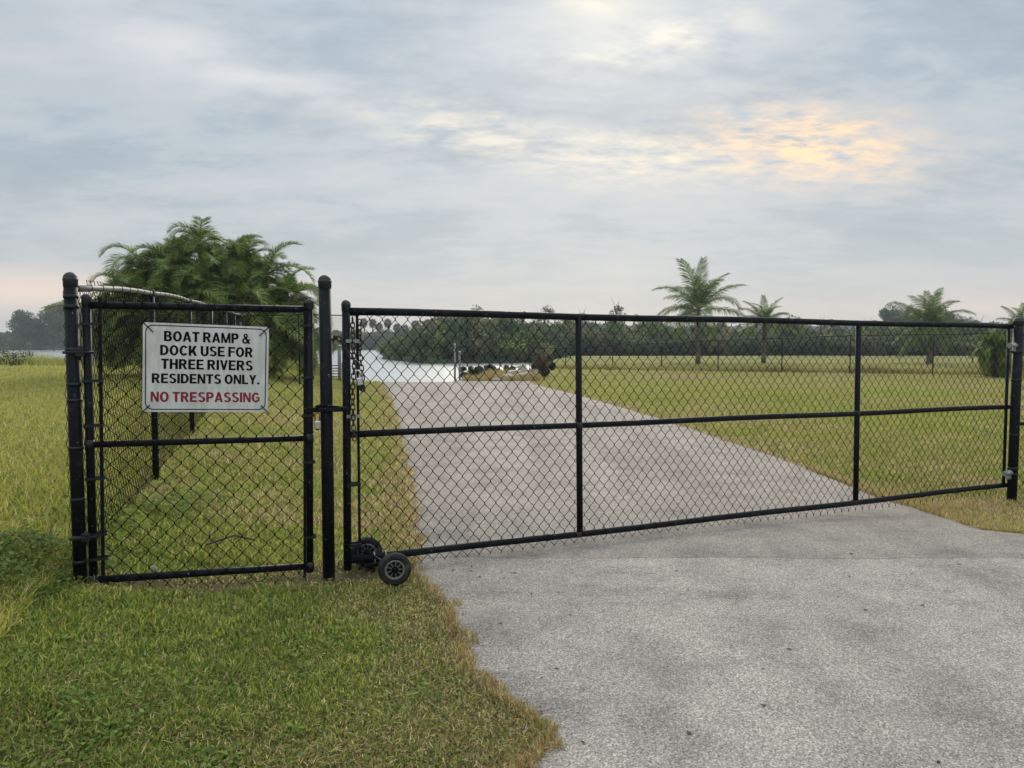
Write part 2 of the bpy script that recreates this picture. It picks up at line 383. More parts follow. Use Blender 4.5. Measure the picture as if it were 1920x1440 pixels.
def water_mat():
    m, nt, b = new_mat('river_water')
    g = N(nt, 'ShaderNodeNewGeometry')
    mp = N(nt, 'ShaderNodeMapping'); mp.inputs['Scale'].default_value = (.5, 1.4, 1); L(nt, g.outputs['Position'], mp.inputs[0])
    n = N(nt, 'ShaderNodeTexNoise'); n.inputs['Scale'].default_value = 1.6; n.inputs['Detail'].default_value = 5; L(nt, mp.outputs[0], n.inputs[0])
    b.inputs['Base Color'].default_value = (.38, .40, .395, 1); b.inputs['IOR'].default_value = 1.45; b.inputs['Roughness'].default_value = .3
    bp = N(nt, 'ShaderNodeBump'); bp.inputs['Strength'].default_value = .8; bp.inputs['Distance'].default_value = .12; L(nt, n.outputs[0], bp.inputs['Height']); L(nt, bp.outputs[0], b.inputs['Normal'])
    return m
M_WATER = water_mat()

# ---------------------------------------------------------------- terrain
EY = [2.0, 2.6, 2.86, 3.08, 3.39, 3.77, 4.42, 4.89, 5.77, 8.3, 20.3, 30.0, 60]
EXL = [.0, .08, .15, 0.0, -.19, -.26, -.43, -.66, -.78, -1.18, -3.39, -5.5, -8]
RY = [2.0, 5.3, 5.6, 5.89, 6.15, 6.66, 7.17, 7.64, 9.77, 15.8, 21.3, 28, 60]
RX = [9.0, 9.0, 6.0, 4.5, 4.10, 4.08, 4.12, 3.95, 3.93, 3.16, 2.22, .85, .5]
def edgeL(y): return np.interp(y, EY, EXL) + (fbm(y, y * 0 + 4, .55, 5) - .5) * .16 + (fbm(y, y * 0 + 14, .08, 2) - .5) * .05
def edgeR(y): return np.interp(y, RY, RX) + (fbm(y, y * 0 + 30, .55, 4) - .5) * .16
SX = [-80, -30, -14, -8, -6.6, -2.6, -1.9, 1, 2.5, 4.5, 8, 300]; SY = [46, 43, 40, 31.5, 30.3, 30.3, 37, 42, 52, 76, 97, 99]
FX = [-400, -60, -48, -26, -20, -10, 0, 4, 8, 400]; FY = [272, 270, 262, 150, 112, 86, 88, 93, 100, 100]
def G(x, y, micro=True):
    x = np.asarray(x, float); y = np.asarray(y, float)
    u = np.interp(y, EY, EXL) - x
    g = .45 * sstep(1, 4.2, u) - .10 * sstep(1.5, 5, x) * sstep(5, 7.5, y)
    ys = np.interp(x, SX, SY) + (vn(x, y * 0, 2.5) - .5) * 1.2; yf = np.interp(x, FX, FY) + (vn(x, y * 0 + 9, 6) - .5) * 3
    wet = sstep(0, 4.5, y - ys) * (1 - sstep(-4, 0, y - yf))
    g = g * (1 - sstep(30, 60, y)) - 1.9 * wet - .35 * sstep(0, 1.5, y - yf)*(x < 6)
    if micro:
        off = np.maximum(0, np.maximum(np.interp(y, EY, EXL) - x, x - np.interp(y, RY, RX)))
        g = g + (fbm(x, y, .5, 3) - .5) * .035 * sstep(0, .4, off)
    return g
def wetmask(x, y):
    return G(x, y, False) < -.5
# colour families of the turf (its own colour, patch by patch)
def turf_state(x, y):
    eL = np.interp(y, EY, EXL); eR = np.interp(y, RY, RX)
    d = np.where(x < (eL + eR) / 2, eL - x, x - eR)
    dry = .95 * np.exp(-np.maximum(d, 0) / .10) + .30 * np.exp(-np.maximum(d, 0) / .7)
    n = .55 * fbm(x, y, 1.1, 4) + .45 * fbm(x + 3, y + 8, .30, 3); n2 = fbm(x + 40, y, 3.7, 3)
    dry = dry + (2.6 * (n - .5)) * (1 - .5 * sstep(8, 16, y)) + 1.5 * (fbm(x * .6, y, 2.6, 3) - .5) * sstep(8, 16, y) + .24 - .55 * sstep(.3, 1.5, -x - .1) * (y < 6)
    gl = 4.275 + (x + 2.62) * .36           # the line of the small gate
    dry = dry + 1.3 * np.exp(-((y - gl - .05) / .22) ** 2) * (x < -.8) * (x > -2.75) + .9 * np.exp(-((x - 5.0) / .9) ** 2 - ((y - 7.2) / .8) ** 2)  # brown soil under the small gate, strengthened to paint in its contact shade
    lush = 1.4 * (n2 - .5) + .55 * sstep(.5, 1.6, -x) * (y < 5) - .1 * (y > 8)
    yel = .5 * sstep(7, 16, y) + .6 * (fbm(x - 11, y + 5, 2.3, 3) - .5)
    return np.clip(dry, 0, 1), np.clip(lush, 0, 1), np.clip(yel, 0, 1)
def turf_col(x, y):
    dry, lush, yel = turf_state(x, y)
    g = np.array([.20, .215, .060]); ly = np.array([.33, .31, .10]); lu = np.array([.13, .20, .042]); br = np.array([.22, .165, .10])
    c = g[None] * (1 - yel[:, None]) + ly[None] * yel[:, None]
    c = c * (1 - lush[:, None]) + lu[None] * lush[:, None]
    c = c * (1 - .75 * dry[:, None]) + br[None] * .75 * dry[:, None]
    k = (1 - sstep(7, 14, y))[:, None] * .7; c = c * (1 - k) + np.array([.080, .062, .036])[None] * k      # thatch and soil between the blades
    return c
def build_ground():
    xs = np.unique(np.round(np.concatenate([np.arange(-7, 9, .12), np.arange(-30, -7, .7), np.arange(9, 40, .8), np.geomspace(40, 700, 26), -np.geomspace(30, 700, 28)]), 3))
    ys = np.unique(np.round(np.concatenate([np.arange(-4, 1.5, .6), np.arange(1.5, 12, .12), np.arange(12, 50, .5), np.arange(50, 130, 2), np.geomspace(130, 840, 34)]), 3))
    X, Y = np.meshgrid(xs, ys); x = X.ravel(); y = Y.ravel()
    V = np.stack([x, y, G(x, y)], 1)
    nx = len(xs); ny = len(ys); i = (np.arange(ny - 1)[:, None] * nx + np.arange(nx - 1)[None]).ravel()
    f = np.stack([i, i + 1, i + nx + 1, i + nx], 1)
    c = turf_col(x, y)
    sh = sstep(-.25, -.7, V[:, 2])[:, None]; c = c * (1 - sh) + np.array([.075, .06, .045])[None] * sh
    far = np.maximum(sstep(93, 100, y), sstep(80, 84, y) * (x < 7))[:, None]; c = c * (1 - far) + np.array([.045, .06, .028])[None] * far
    me = np_mesh('ground', V, [f], M_GROUND, c, True)
    o = link('ground', me); tag(o, kind='structure')
    # driveway sheet
    yy = np.concatenate([np.arange(1.2, 9, .025), np.arange(9, 16, .08), np.arange(16, 36, .25)]); n = 28
    l = edgeL(yy); r = edgeR(yy); t = np.linspace(0, 1, n)
    t = np.concatenate([[0, .0025], t[1:-1], [.9975, 1]]); n = len(t)
    XX = l[:, None] * (1 - t[None]) + r[:, None] * t[None]; YY = np.repeat(yy[:, None], n, 1)
    x = XX.ravel(); y = YY.ravel(); z = G(x, y, False) + .012
    edge = np.zeros_like(XX); edge[:, 0] = 1; edge[:, -1] = 1
    z = z - edge.ravel() * .022
    i = (np.arange(len(yy) - 1)[:, None] * n + np.arange(n - 1)[None]).ravel()
    me = np_mesh('driveway', np.stack([x, y, z], 1), [np.stack([i, i + 1, i + n + 1, i + n], 1)], M_ASPH, None, True)
    tag(link('driveway', me), kind='structure')
    m = MB(); m.add([(-690, 20, -.75), (690, 20, -.75), (690, 280, -.75), (-690, 280, -.75)], [(0, 1, 2, 3)])
    tag(m.build('river', M_WATER), kind='structure')
build_ground()
def gz(x, y): return float(G(np.array([x]), np.array([y]), False)[0])

# ---------------------------------------------------------------- grass
PAL = np.array([[.235, .315, .055], [.375, .405, .080], [.51, .455, .125], [.60, .49, .27], [.29, .18, .095], [.110, .165, .040]]) * 1.16
def blades(name, x, y, ln, wd, label, cat, palw=None, lean=.8, z=None, dark=0.0):
    n = len(x); z = G(x, y) if z is None else z
    dry, lush, yel = turf_state(x, y)
    if palw is None:
        W = np.stack([.30 + .3 * lush, .33 + .25 * lush, .30 * yel + .16, .10 + .8 * dry, .03 + .42 * dry, .22 + .4 * lush], 1)
        W[:, 5] += dark * .35; W[:, 0] += dark * .2; W[:, :3] *= (1 - .7 * dry)[:, None]; W[:, 5] *= (1 - .6 * dry)
    else: W = np.tile(np.array(palw, float), (n, 1))
    cw = np.cumsum(W, 1); cw /= cw[:, -1:]; k = (rng.random(n)[:, None] > cw).sum(1)
    col = PAL[k] * rng.uniform(.62, 1.45, n)[:, None] * np.array([1, 1, 1])
    # each place's own mean takes over with distance, where single blades can no longer be told apart
    wf = (W / W.sum(1, keepdims=True)) @ PAL; bl = np.interp(y, [4, 9, 30], [0, .35, .8])[:, None]; col = col * (1 - bl) + wf * bl * rng.uniform(.88, 1.12, n)[:, None]
    az = rng.random(n) * 2 * np.pi; fa = rng.random(n) * np.pi
    le = np.clip(np.abs(rng.normal(0, lean, n)), 0, 1.35); le2 = le + rng.uniform(.1, .9, n)
    d = np.stack([np.cos(az), np.sin(az)], 1)
    w = np.stack([np.cos(fa), np.sin(fa)], 1) * (wd / 2)[:, None]
    def pt(s, a): return np.stack([d[:, 0] * np.sin(a) * s, d[:, 1] * np.sin(a) * s, np.cos(a) * s], 1)
    b = np.stack([x, y, z - .004], 1); m1 = b + pt(ln * .55, le); tp = m1 + pt(ln * .45, np.minimum(le2, 1.9))
    w3 = np.concatenate([w, np.zeros((n, 1))], 1)
    V = np.stack([b - w3, b + w3, m1 + w3 * .85, m1 - w3 * .85, tp], 1).reshape(-1, 3)
    i = np.arange(n) * 5
    f4 = np.stack([i, i + 1, i + 2, i + 3], 1); f3 = np.stack([i + 3, i + 2, i + 4], 1)
    cc = np.repeat(col[:, None, :], 5, 1); me = np_mesh(name, V, [f4, f3], M_GRASS, cc.reshape(-1, 3))
    o = link(name, me); tag(o, label, cat, kind='stuff'); return o
def frustum_pts(n, y0, y1, x_lo=-.80, x_hi=.80, power=1.0):
    u = rng.random(n); iy = 1 / y0 + (1 / y1 - 1 / y0) * u if power == 1 else None
    y = 1 / iy; x = y * rng.uniform(x_lo, x_hi, n); return x, y
def off_drive(x, y, over=.0):
    j = (rng.random(len(x)) ** 3) * over
    return (x < edgeL(y) + j) | (x > edgeR(y) - j)
def lawn():
    # near lawn
    x, y = frustum_pts(400000, 2.1, 5.6, -.80, .12); k = off_drive(x, y, .05) & (x < edgeL(y) + .2); x, y = x[k], y[k]
    dry, lush, yel = turf_state(x, y)
    gl = 4.275 + (x + 2.62) * .36; bare = .75 * np.exp(-((y - gl - .02) / .13) ** 2) * (x > -2.75) * (x < -.75)  # blades thinned so the dark soil deepens the painted contact shade
    keep = rng.random(len(x)) > .45 * np.clip(dry - .35, 0, 1) + bare; x, y, dry, lush = x[keep], y[keep], dry[keep], lush[keep]
    n = len(x); ln = rng.uniform(.014, .040, n) * (1 + .9 * lush) * (1 - .35 * dry) ; wd = rng.uniform(.003, .0085, n) * (1 + .08 * y)
    ln = ln * np.clip(.55 + .9 * fbm(x + 9, y, .16, 2), .5, 1.4); blades('lawn_grass', x, y, ln, wd, 'short patchy lawn grass in front of the small gate beside the asphalt', 'grass', lean=1.2, dark=1.0)
    # loose clippings and dead blades lying flat
    x, y = frustum_pts(26000, 2.1, 6.5, -.80, .12); k = (x < edgeL(y) + .03); x, y = x[k], y[k]; n = len(x)
    blades('grass_clippings', x, y, rng.uniform(.015, .05, n), rng.uniform(.002, .004, n), 'dead straw coloured clippings lying on the near lawn', 'clippings', [.05, .15, .3, .7, .6, .1], 9., z=G(x, y) + rng.uniform(.012, .035, n))
    # behind the gates, left of driveway
    x, y = frustum_pts(230000, 5.0, 32, -.80, -.05); k = (x < edgeL(y) + .02); x, y = x[k], y[k]; n = len(x)
    ln = rng.uniform(.03, .075, n) * (1 + .03 * y); wd = rng.uniform(.003, .006, n) * (.5 + .33 * y)
    blades('inner_lawn_grass', x, y, ln, wd, 'mown lawn grass behind the small gate and along the fence', 'grass')
    # rough field at far left outside the fence
    x, y = frustum_pts(90000, 3.2, 44, -.82, -.50); k = (x < -2.75 - .33 * (y - 4.3)); x, y = x[k], y[k]; n = len(x)
    ln = rng.uniform(.04, .12, n) * (1 + .02 * y); wd = rng.uniform(.004, .007, n) * (.5 + .25 * y)
    blades('rough_grass', x, y, ln, wd, 'longer yellow green rough grass left of the tall fence', 'grass', [.25, .50, .75, .16, .05, .10], .75)
    # right lawn
    x, y = frustum_pts(260000, 5.6, 60, .02, .80); k = (x > edgeR(y) - .02) & (y < np.interp(x, SX, SY) + 1); x, y = x[k], y[k]; n = len(x)
    ln = rng.uniform(.025, .06, n) * (1 + .03 * y); wd = rng.uniform(.003, .006, n) * (.5 + .33 * y)
    blades('field_grass', x, y, ln, wd, 'mown lawn grass right of the driveway reaching to the far fence', 'grass')
    # dead straw along the asphalt edge
    m = 10000; y = 1 / rng.uniform(1 / 9, 1 / 2.4, m); x = edgeL(y) - np.abs(rng.normal(0, .05, m)) + .03 + .05 * (vn(y, y * 0, .13) > .75)
    blades('edge_straw', x, y, rng.uniform(.02, .06, m), rng.uniform(.0018, .0035, m), 'dead brown straw and roots along the left asphalt edge', 'dead grass', [.05, .12, .2, .5, .9, .05], 1.1, z=G(x, y, False) + .012)
    m = 14000; y = rng.uniform(5.5, 9.5, m); x = edgeR(y) + np.abs(rng.normal(0, .35, m)) * np.clip((9 - y) / 2, .2, 1) - .05
    blades('corner_straw', x, y, rng.uniform(.03, .09, m), rng.uniform(.003, .006, m), 'dry orange brown grass around the foot of the right gate post', 'dead grass', [.04, .1, .3, .5, .45, .02], .8, z=G(x, y, False) + .01)
    # weeds along the far fence
    m = 26000; t = rng.random(m); A = np.array([2.6, 47.]); B = np.array([34., 36.5]); x = A[0] + (B[0] - A[0]) * t + rng.normal(0, .25, m); y = A[1] + (B[1] - A[1]) * t + rng.normal(0, .35, m)
    h = .18 + .45 * fbm(x, y, 2.0, 2) ** 2
    blades('fence_line_weeds', x, y, h * rng.uniform(.6, 1.3, m), rng.uniform(.02, .04, m), 'brown unmown weeds along the foot of the far field fence', 'weeds', [.15, .15, .2, .3, .5, .15], .5)
    # tall grass on the left bank crest
    m = 9000; x = rng.uniform(-38, -8, m); y = np.interp(x, SX, SY) - np.abs(rng.normal(0, 1.3, m))
    blades('bank_reeds', x, y, rng.uniform(.3, .95, m) * (.5 + fbm(x, y, 2.5, 2)), rng.uniform(.02, .045, m), 'tall ragged grass on the river bank crest behind the left field', 'tall grass', [.3, .3, .3, .15, .08, .3], .3)
    # orange dry reeds beyond the driveway end
    m = 9000; x = rng.uniform(-2.1, 1.2, m); y = rng.uniform(30.5, 37, m)
    blades('orange_reeds', x, y, rng.uniform(.12, .40, m) * (.4 + fbm(x, y, .8, 2)), rng.uniform(.02, .03, m), 'dry orange brown reeds on the point past the driveway end', 'dry reeds', [.12, .06, .2, .35, .9, .05], .4, z=G(x, y))
    # little broad leaved weeds and creeping herbs
    def leaves(name, x, y, zlo, zhi, r0, r1, base, label, cat='weeds', tl=.35, zz=None):
        n = len(x); z = (G(x, y) if zz is None else zz) + rng.uniform(zlo, zhi, n); a = rng.random(n) * 6.28; r = rng.uniform(r0, r1, n); til = rng.normal(0, tl, (n, 2))
        V = [np.stack([x, y, z], 1)]
        for q in range(6):
            e = r * (1.25 if q in (0, 3) else .8); dx = np.cos(a + q * 1.047) * e; dy = np.sin(a + q * 1.047) * e; V.append(np.stack([x + dx, y + dy, z + til[:, 0] * dx + til[:, 1] * dy], 1))
        V = np.stack(V, 1).reshape(-1, 3); i = np.arange(n) * 7
        fs = [np.stack([i, i + q, i + 1 + q % 6], 1) for q in range(1, 7)]
        base = np.array(base); pick = base[rng.integers(len(base), size=n)]
        cc = np.repeat((pick * rng.uniform(.6, 1.4, n)[:, None])[:, None], 7, 1).reshape(-1, 3)
        tag(link(name, np_mesh(name, V, fs, M_GRASS, cc)), label, cat, kind='stuff')
    x, y = frustum_pts(9000, 2.1, 6.4, -.80, -.10); k = (fbm(x, y, .35, 3) > .56) & (x < edgeL(y) - .25); x, y = x[k], y[k]
    leaves('broadleaf_weeds', x, y, .02, .05, .005, .013, [[.21, .30, .055], [.17, .25, .05], [.27, .35, .08]], 'small round leaved green weeds growing through the near lawn')
    x, y = frustum_pts(60000, 2.1, 6.0, -.80, .12); k = (x < edgeL(y) - .02) & (fbm(x + 31, y, .5, 3) > .42); x, y = x[k], y[k]
    leaves('creeping_herbs', x, y, .004, .026, .0025, .006, [[.20, .30, .06], [.34, .36, .10], [.12, .19, .045], [.38, .30, .16], [.22, .15, .08]], 'tiny leaved creeping herbs matted between the blades of the near lawn', tl=.6)
    m = 11000; x = rng.normal(-3.1, .38, m); y = rng.normal(4.15, .6, m); h = (.05 + .22 * fbm(x, y, .25, 2)) * np.exp(-((x + 3.05) / .42) ** 2 - ((y - 4.15) / .65) ** 2); k = x < -2.55; x, y, h = x[k], y[k], h[k]
    leaves('leafy_weeds', x, y, 0, .03, .006, .014, [[.13, .20, .035], [.19, .27, .050], [.09, .14, .03], [.26, .28, .08]], 'dark green leafy weeds heaped left of the first fence post', tl=.5, zz=G(x, y) + h * rng.random(len(x)) ** .5)
    m = 3600; x = rng.normal(-3.05, .25, m); y = rng.normal(6.0, .5, m); k = (x > -3.45) & (fbm(x, y, .3, 2) > .45); x, y = x[k], y[k]
    leaves('fence_foot_weeds', x, y, 0, .16, .008, .018, [[.25, .36, .06], [.19, .27, .05], [.34, .36, .10]], 'bright green leafy weeds at the foot of the side fence', tl=.5)
lawn()

# ---------------------------------------------------------------- fence pieces
MW, MH, WR = .0895, .1075, .0027
def chain_mesh(name, Lx, z0, z1, parent, yoff=0.0, top_hook=0.0, bot_tip=.03, x0=0.0, w=MW, h=MH, r=WR, zfun=None, warp=.006, ztop=None):
    """one woven panel in the local xz plane; z0/z1 may vary along x through zfun/ztop"""
    n = int(round(Lx / (w / 2))); V = []; Fq = []
    base = 0
    for i in range(n):
        xa = x0 + i * w / 2
        lo = (zfun(xa) if zfun else z0); hi = (ztop(xa) if ztop else z1)
        k = int(round((hi - lo) / (h / 2)))
        j = np.arange(k + 1); par = (i + j) % 2
        colx = x0 + (i + par) * w / 2; zz = lo + j * h / 2
        dz = h * .055; s = np.where(par == 1, 1.0, -1.0)
        P = np.empty((2 * (k + 1), 3))
        P[0::2, 0] = colx - s * w * .012; P[1::2, 0] = colx - s * w * .012
        P[0::2, 1] = s * r * 1.1; P[1::2, 1] = -s * r * 1.1
        P[0::2, 2] = zz - dz; P[1::2, 2] = zz + dz
        ex = []
        if bot_tip: P = np.vstack([[P[0, 0] - s[0] * -.006, 0, P[0, 2] - bot_tip * .8], P])
        if top_hook:
            e = P[-1]; P = np.vstack([P, [e[0] - s[-1] * .004, .004, e[2] + top_hook], [e[0] - s[-1] * .014, .008, e[2] + top_hook * 1.3], [e[0] - s[-1] * .020, .004, e[2] + top_hook * .8]])
        P[:, 0] += (vn(P[:, 2] * 3, P[:, 0] * 3, .6) - .5) * warp; P[:, 2] += (vn(P[:, 0] * 2 + 5, P[:, 2] * 2, .5) - .5) * warp * 1.2
        P[:, 1] += yoff + (vn(P[:, 0], P[:, 2] + 7, .45) - .5) * warp * 1.5
        a = r * 1.25; offs = np.array([[a, 0, 0], [0, r, 0], [-a, 0, 0], [0, -r, 0]])
        VV = (P[:, None, :] + offs[None]).reshape(-1, 3); m = len(P)
        q = np.arange(m - 1)[:, None] * 4 + base; c = np.arange(4)[None]
        Fq.append(np.stack([q + c, q + (c + 1) % 4, q + 4 + (c + 1) % 4, q + 4 + c], -1).reshape(-1, 4))
        V.append(VV); base += len(VV)
    me = np_mesh(name, np.vstack(V), [np.vstack(Fq)], M_WIRE, None, True)
    return link(name, me, parent)
def dome_cap(r, z, parent, mat_=None, x=0, y=0, h=.045, name='cap'):
    m = MB(); pr = [(r * 1.0, z - .045), (r * 1.05, z - .044), (r * 1.07, z - .008), (r * 1.12, z - .003), (r * 1.12, z + .004)]
    pr += [(r * 1.05 * math.cos(a), z + .006 + h * .85 * math.sin(a)) for a in [i * math.pi / 12 for i in range(0, 7)]]
    m.lathe(pr, 24, off=(x, y, 0)); return m.build(name, mat_ or M_CAP, parent)
def ring_band(r, z, hgt, parent, x=0, y=0, ear=None, name='band', mat_=None):
    m = MB(); m.lathe([(r, z - hgt / 2), (r + .004, z - hgt / 2), (r + .004, z + hgt / 2), (r, z + hgt / 2)], 24, off=(x, y, 0))
    if ear is not None:
        a = ear; c, s = math.cos(a), math.sin(a); Mx = Matrix.Rotation(a, 3, 'Z')
        m.box((x + c * (r + .018), y + s * (r + .018), z), (.036, .010, hgt), Mx)
        m.tube([(x + c * (r + .024) - s * .018, y + s * (r + .024) + c * .018, z), (x + c * (r + .024) + s * .018, y + s * (r + .024) - c * .018, z)], .006, 8)
    return m.build(name, mat_ or M_BAND, parent)
TIES = {}
def tie(r, parent, loc, rot=(0, 0, 0), name='wire_tie'):
    key = round(r, 3)
    if key not in TIES:
        m = MB(); m.tube([(math.sin(a) * .3 * r, math.cos(a) * (r + .002), math.sin(a) * (r + .002)) for a in [i * math.pi / 7 for i in range(14)]], .0022, 5, closed=True)
        TIES[key] = m.mesh('wire_tie'); TIES[key].materials.append(M_WIRE)
    return link(name, TIES[key], parent, loc, rot)
def post(loc, top, r, label, bands=(), bury=.25, base=None, cat='post', nm='gate_post'):
    e = empty(nm, (loc[0], loc[1], loc[2])); tag(e, label, cat)
    MB().tube([(0, 0, -bury), (0, 0, top - loc[2] - .04)], r, 24).build('shaft', M_BLK, e)
    dome_cap(r, top - loc[2] - .04, e)
    for b in bands:
        z, hh, ear = (b + (None,))[:3] if len(b) == 2 else b
        ring_band(r, z - loc[2], hh, e, ear=ear)
    return e

PL = Vector((-2.62, 4.275, 0)); PC = Vector((-1.234, 4.775, 0)); dP = (PC - PL).normalized(); aP = math.atan2(dP.y, dP.x)
G0 = Vector((-1.12, 4.88, 0)); G1 = Vector((5.28, 7.62, 0)); dG = (G1 - G0).normalized(); aG = math.atan2(dG.y, dG.x)
post((PL.x + .012, PL.y + .004, .09), 2.0, .037, 'thick black round fence post with domed cap left of the sign gate',
     [(1.86, .022), (1.80, .022), (1.545, .028, aP), (1.34, .02), (1.245, .02), (.96, .02), (.65, .02), (.42, .028, aP), (.27, .02)])
post((PC.x, PC.y, 0), 2.03, .0405, 'thick black round post with domed cap between the two gates', [(1.145, .03, aP + 2.9)])
RPX, RPY = 5.33, 7.60
post((RPX, RPY, -.12), 1.86, .047, 'thick black round gate post at the right picture edge', [(1.50, .03, aG + 3.0), (1.20, .02), (.62, .02), (.26, .03), (.20, .02)])

# pedestrian gate
def rail(name, p, q, r, parent, m=None, n=16): return MB().tube([p, q], r, n).build(name, m or M_BLK, parent)
pg = empty('pedestrian_gate', (PL.x, PL.y, .09), aP); tag(pg, 'narrow black chain link gate carrying the white boat ramp sign', 'gate')
zz = -.09
r1 = .024
MB().tube([(.082, 0, .0), (.092, 0, 1.85 + zz)], r1, 18).build('stile', M_BLK, pg)
MB().tube([(1.350, 0, -.03), (1.374, 0, 1.85 + zz)], r1 * .95, 18).build('stile', M_BLK, pg)
dome_cap(r1 * 1.05, 1.855 + zz, pg, x=.092, h=.02, name='stile_cap'); dome_cap(r1, 1.85 + zz, pg, x=1.374, h=.02, name='stile_cap')
rail('top_rail', (.09, 0, 1.812 + zz), (1.37, 0, 1.806 + zz), .0225, pg)
rail('middle_rail', (.085, 0, .975 + zz), (1.36, 0, .958 + zz), .0195, pg)
rail('bottom_rail', (.082, 0, .148 + zz), (1.352, 0, .100 + zz), .0225, pg)
for (x, z) in ((.085, .975), (.082, .148), (1.36, .958), (1.352, .10)):
    MB().lathe([(.0255, -.03), (.0275, -.03), (.0275, .03), (.0255, .03)], 18, off=(x, 0, z + zz)).build('rail_collar', M_BAND, pg)
MB().box((.150, -.012, .98 + zz), (.020, .008, 1.76), Matrix.Rotation(R(1.0), 3, 'Y')).build('tension_bar', M_BLK, pg)
MB().box((1.330, -.012, .94 + zz), (.018, .008, 1.82), Matrix.Rotation(R(.9), 3, 'Y')).build('tension_bar', M_BLK, pg)
def strap(x, z, xb, parent, m=None):
    o = MB(); a, b = sorted((x, xb)); o.box(((a + b) / 2, -.030, z), (b - a, .004, .016)); o.box(((a + b) / 2, .027, z), (b - a, .004, .016))
    o.box((x, -.004, z), (.004, .05, .02)); o.tube([(xb, -.045, z), (xb, .03, z)], .005, 8); return o.build('tension_band', m or M_BAND, parent)
for z in (1.70, 1.36, 1.09, .77, .43, .28): strap(.060, z + zz, .163, pg)
for z in (1.70, 1.36, 1.11, .80, .30): strap(1.392 , z + zz, 1.318, pg)
chain_mesh('chain_link_mesh', 1.20, 0, 0, pg, -.026, .018, .008, .145, w=.0985, h=.1075, zfun=lambda x: .012 + zz + (1.33 - x) * .03, ztop=lambda x: 1.80 + zz)
for x in (.35, .62, .90, 1.15):
    tie(.0225, pg, (x, 0, 1.809 + zz)); tie(.0195, pg, (x + .05, 0, .966 + zz)); tie(.0225, pg, (x - .07, 0, .124 + zz))
# hinges on left post
for z in (1.53, .42):
    h = MB(); h.tube([(-.03, -.048, z + zz), (.13, -.03, z + zz)], .008, 8); h.box((.055, -.035, z + zz), (.05, .022, .05), bev=.004); h.tube([(.055, -.035, z + zz - .045), (.055, -.035, z + zz + .04)], .009, 10)
    h.build('hinge', M_BAND, pg)
# fork latch
lt = MB(); lt.box((1.40, -.036, 1.148 + zz), (.11, .022, .034), bev=.004); lt.box((1.50, -.055, 1.146 + zz), (.17, .016, .028), bev=.004)
lt.tube([(1.40, -.03, 1.165 + zz), (1.44, -.045, 1.180 + zz), (1.60, -.048, 1.150 + zz)], .010, 10); lt.tube([(1.58, -.05, 1.146 + zz), (1.58, .06, 1.146 + zz)], .012, 10)
lt.build('fork_latch', M_BLK, pg)

def padlock(name, loc, rz, label, tilt=0.0, s=1.0, shackle=None, body_m=None):
    e = empty(name, loc, rz); e.rotation_euler = (0, tilt, rz); tag(e, label, 'padlock')
    MB().box((0, 0, -.030 * s), (.036 * s, .024 * s, .044 * s), bev=.004 * s).build('body', body_m or M_CHROME, e)
    w = .012 * s; hgt = .040 * s
    pts = [(-w, 0, -.012 * s), (-w, 0, hgt * .6)] + [(-w * math.cos(a), 0, hgt * .6 + w * math.sin(a)) for a in [i * math.pi / 6 for i in range(1, 6)]] + [(w, 0, hgt * .6), (w, 0, -.012 * s)]
    MB().tube(pts, .0040 * s, 8).build('shackle', shackle or M_CHROME, e)
    MB().tube([(0, 0, -.058 * s), (0, 0, -.0515 * s)], .008 * s, 10).build('keyway', M_SIGNBLK, e)
    return e
p = PL + dP * 1.416; padlock('padlock', (p.x + .012, p.y - .056, 1.085), aP, 'small silver padlock on a rusty shackle hanging from the fork latch', s=1.2, shackle=M_BRASSY)

# sign
sg = empty('sign', (PL.x + dP.x * .749 + dP.y * .044, PL.y + dP.y * .749 - dP.x * .044, 1.428), aP); sg.rotation_euler = (R(1.0), R(1.9), aP)
tag(sg, 'white rectangular no trespassing sign wired to the small gate', 'sign')
SW, SH = .722, .545
def rrect(w, h, r, n=6):
    out = []
    for cx, cy, a0 in ((w / 2 - r, h / 2 - r, 0), (-w / 2 + r, h / 2 - r, 90), (-w / 2 + r, -h / 2 + r, 180), (w / 2 - r, -h / 2 + r, 270)):
        for k in range(n + 1):
            a = R(a0 + 90 * k / n); out.append((cx + r * math.cos(a), cy + r * math.sin(a)))
    return out
o_ = rrect(SW, SH, .018); n = len(o_)
m = MB(); m.add([(x, -.0015, z) for x, z in o_] + [(x, .0015, z) for x, z in o_], [tuple(range(n)), tuple(range(2 * n - 1, n - 1, -1))] + [(i, i + n, (i + 1) % n + n, (i + 1) % n) for i in range(n)])
m.build('panel', M_SIGN, sg)
a_ = rrect(SW - .026, SH - .026, .045); b_ = rrect(SW - .038, SH - .038, .039)
m = MB(); m.add([(x, -.0022, z) for x, z in a_] + [(x, -.0022, z) for x, z in b_], [(i, (i + 1) % n, (i + 1) % n + n, i + n) for i in range(n)]); m.build('border_line', M_SIGNBLK, sg)
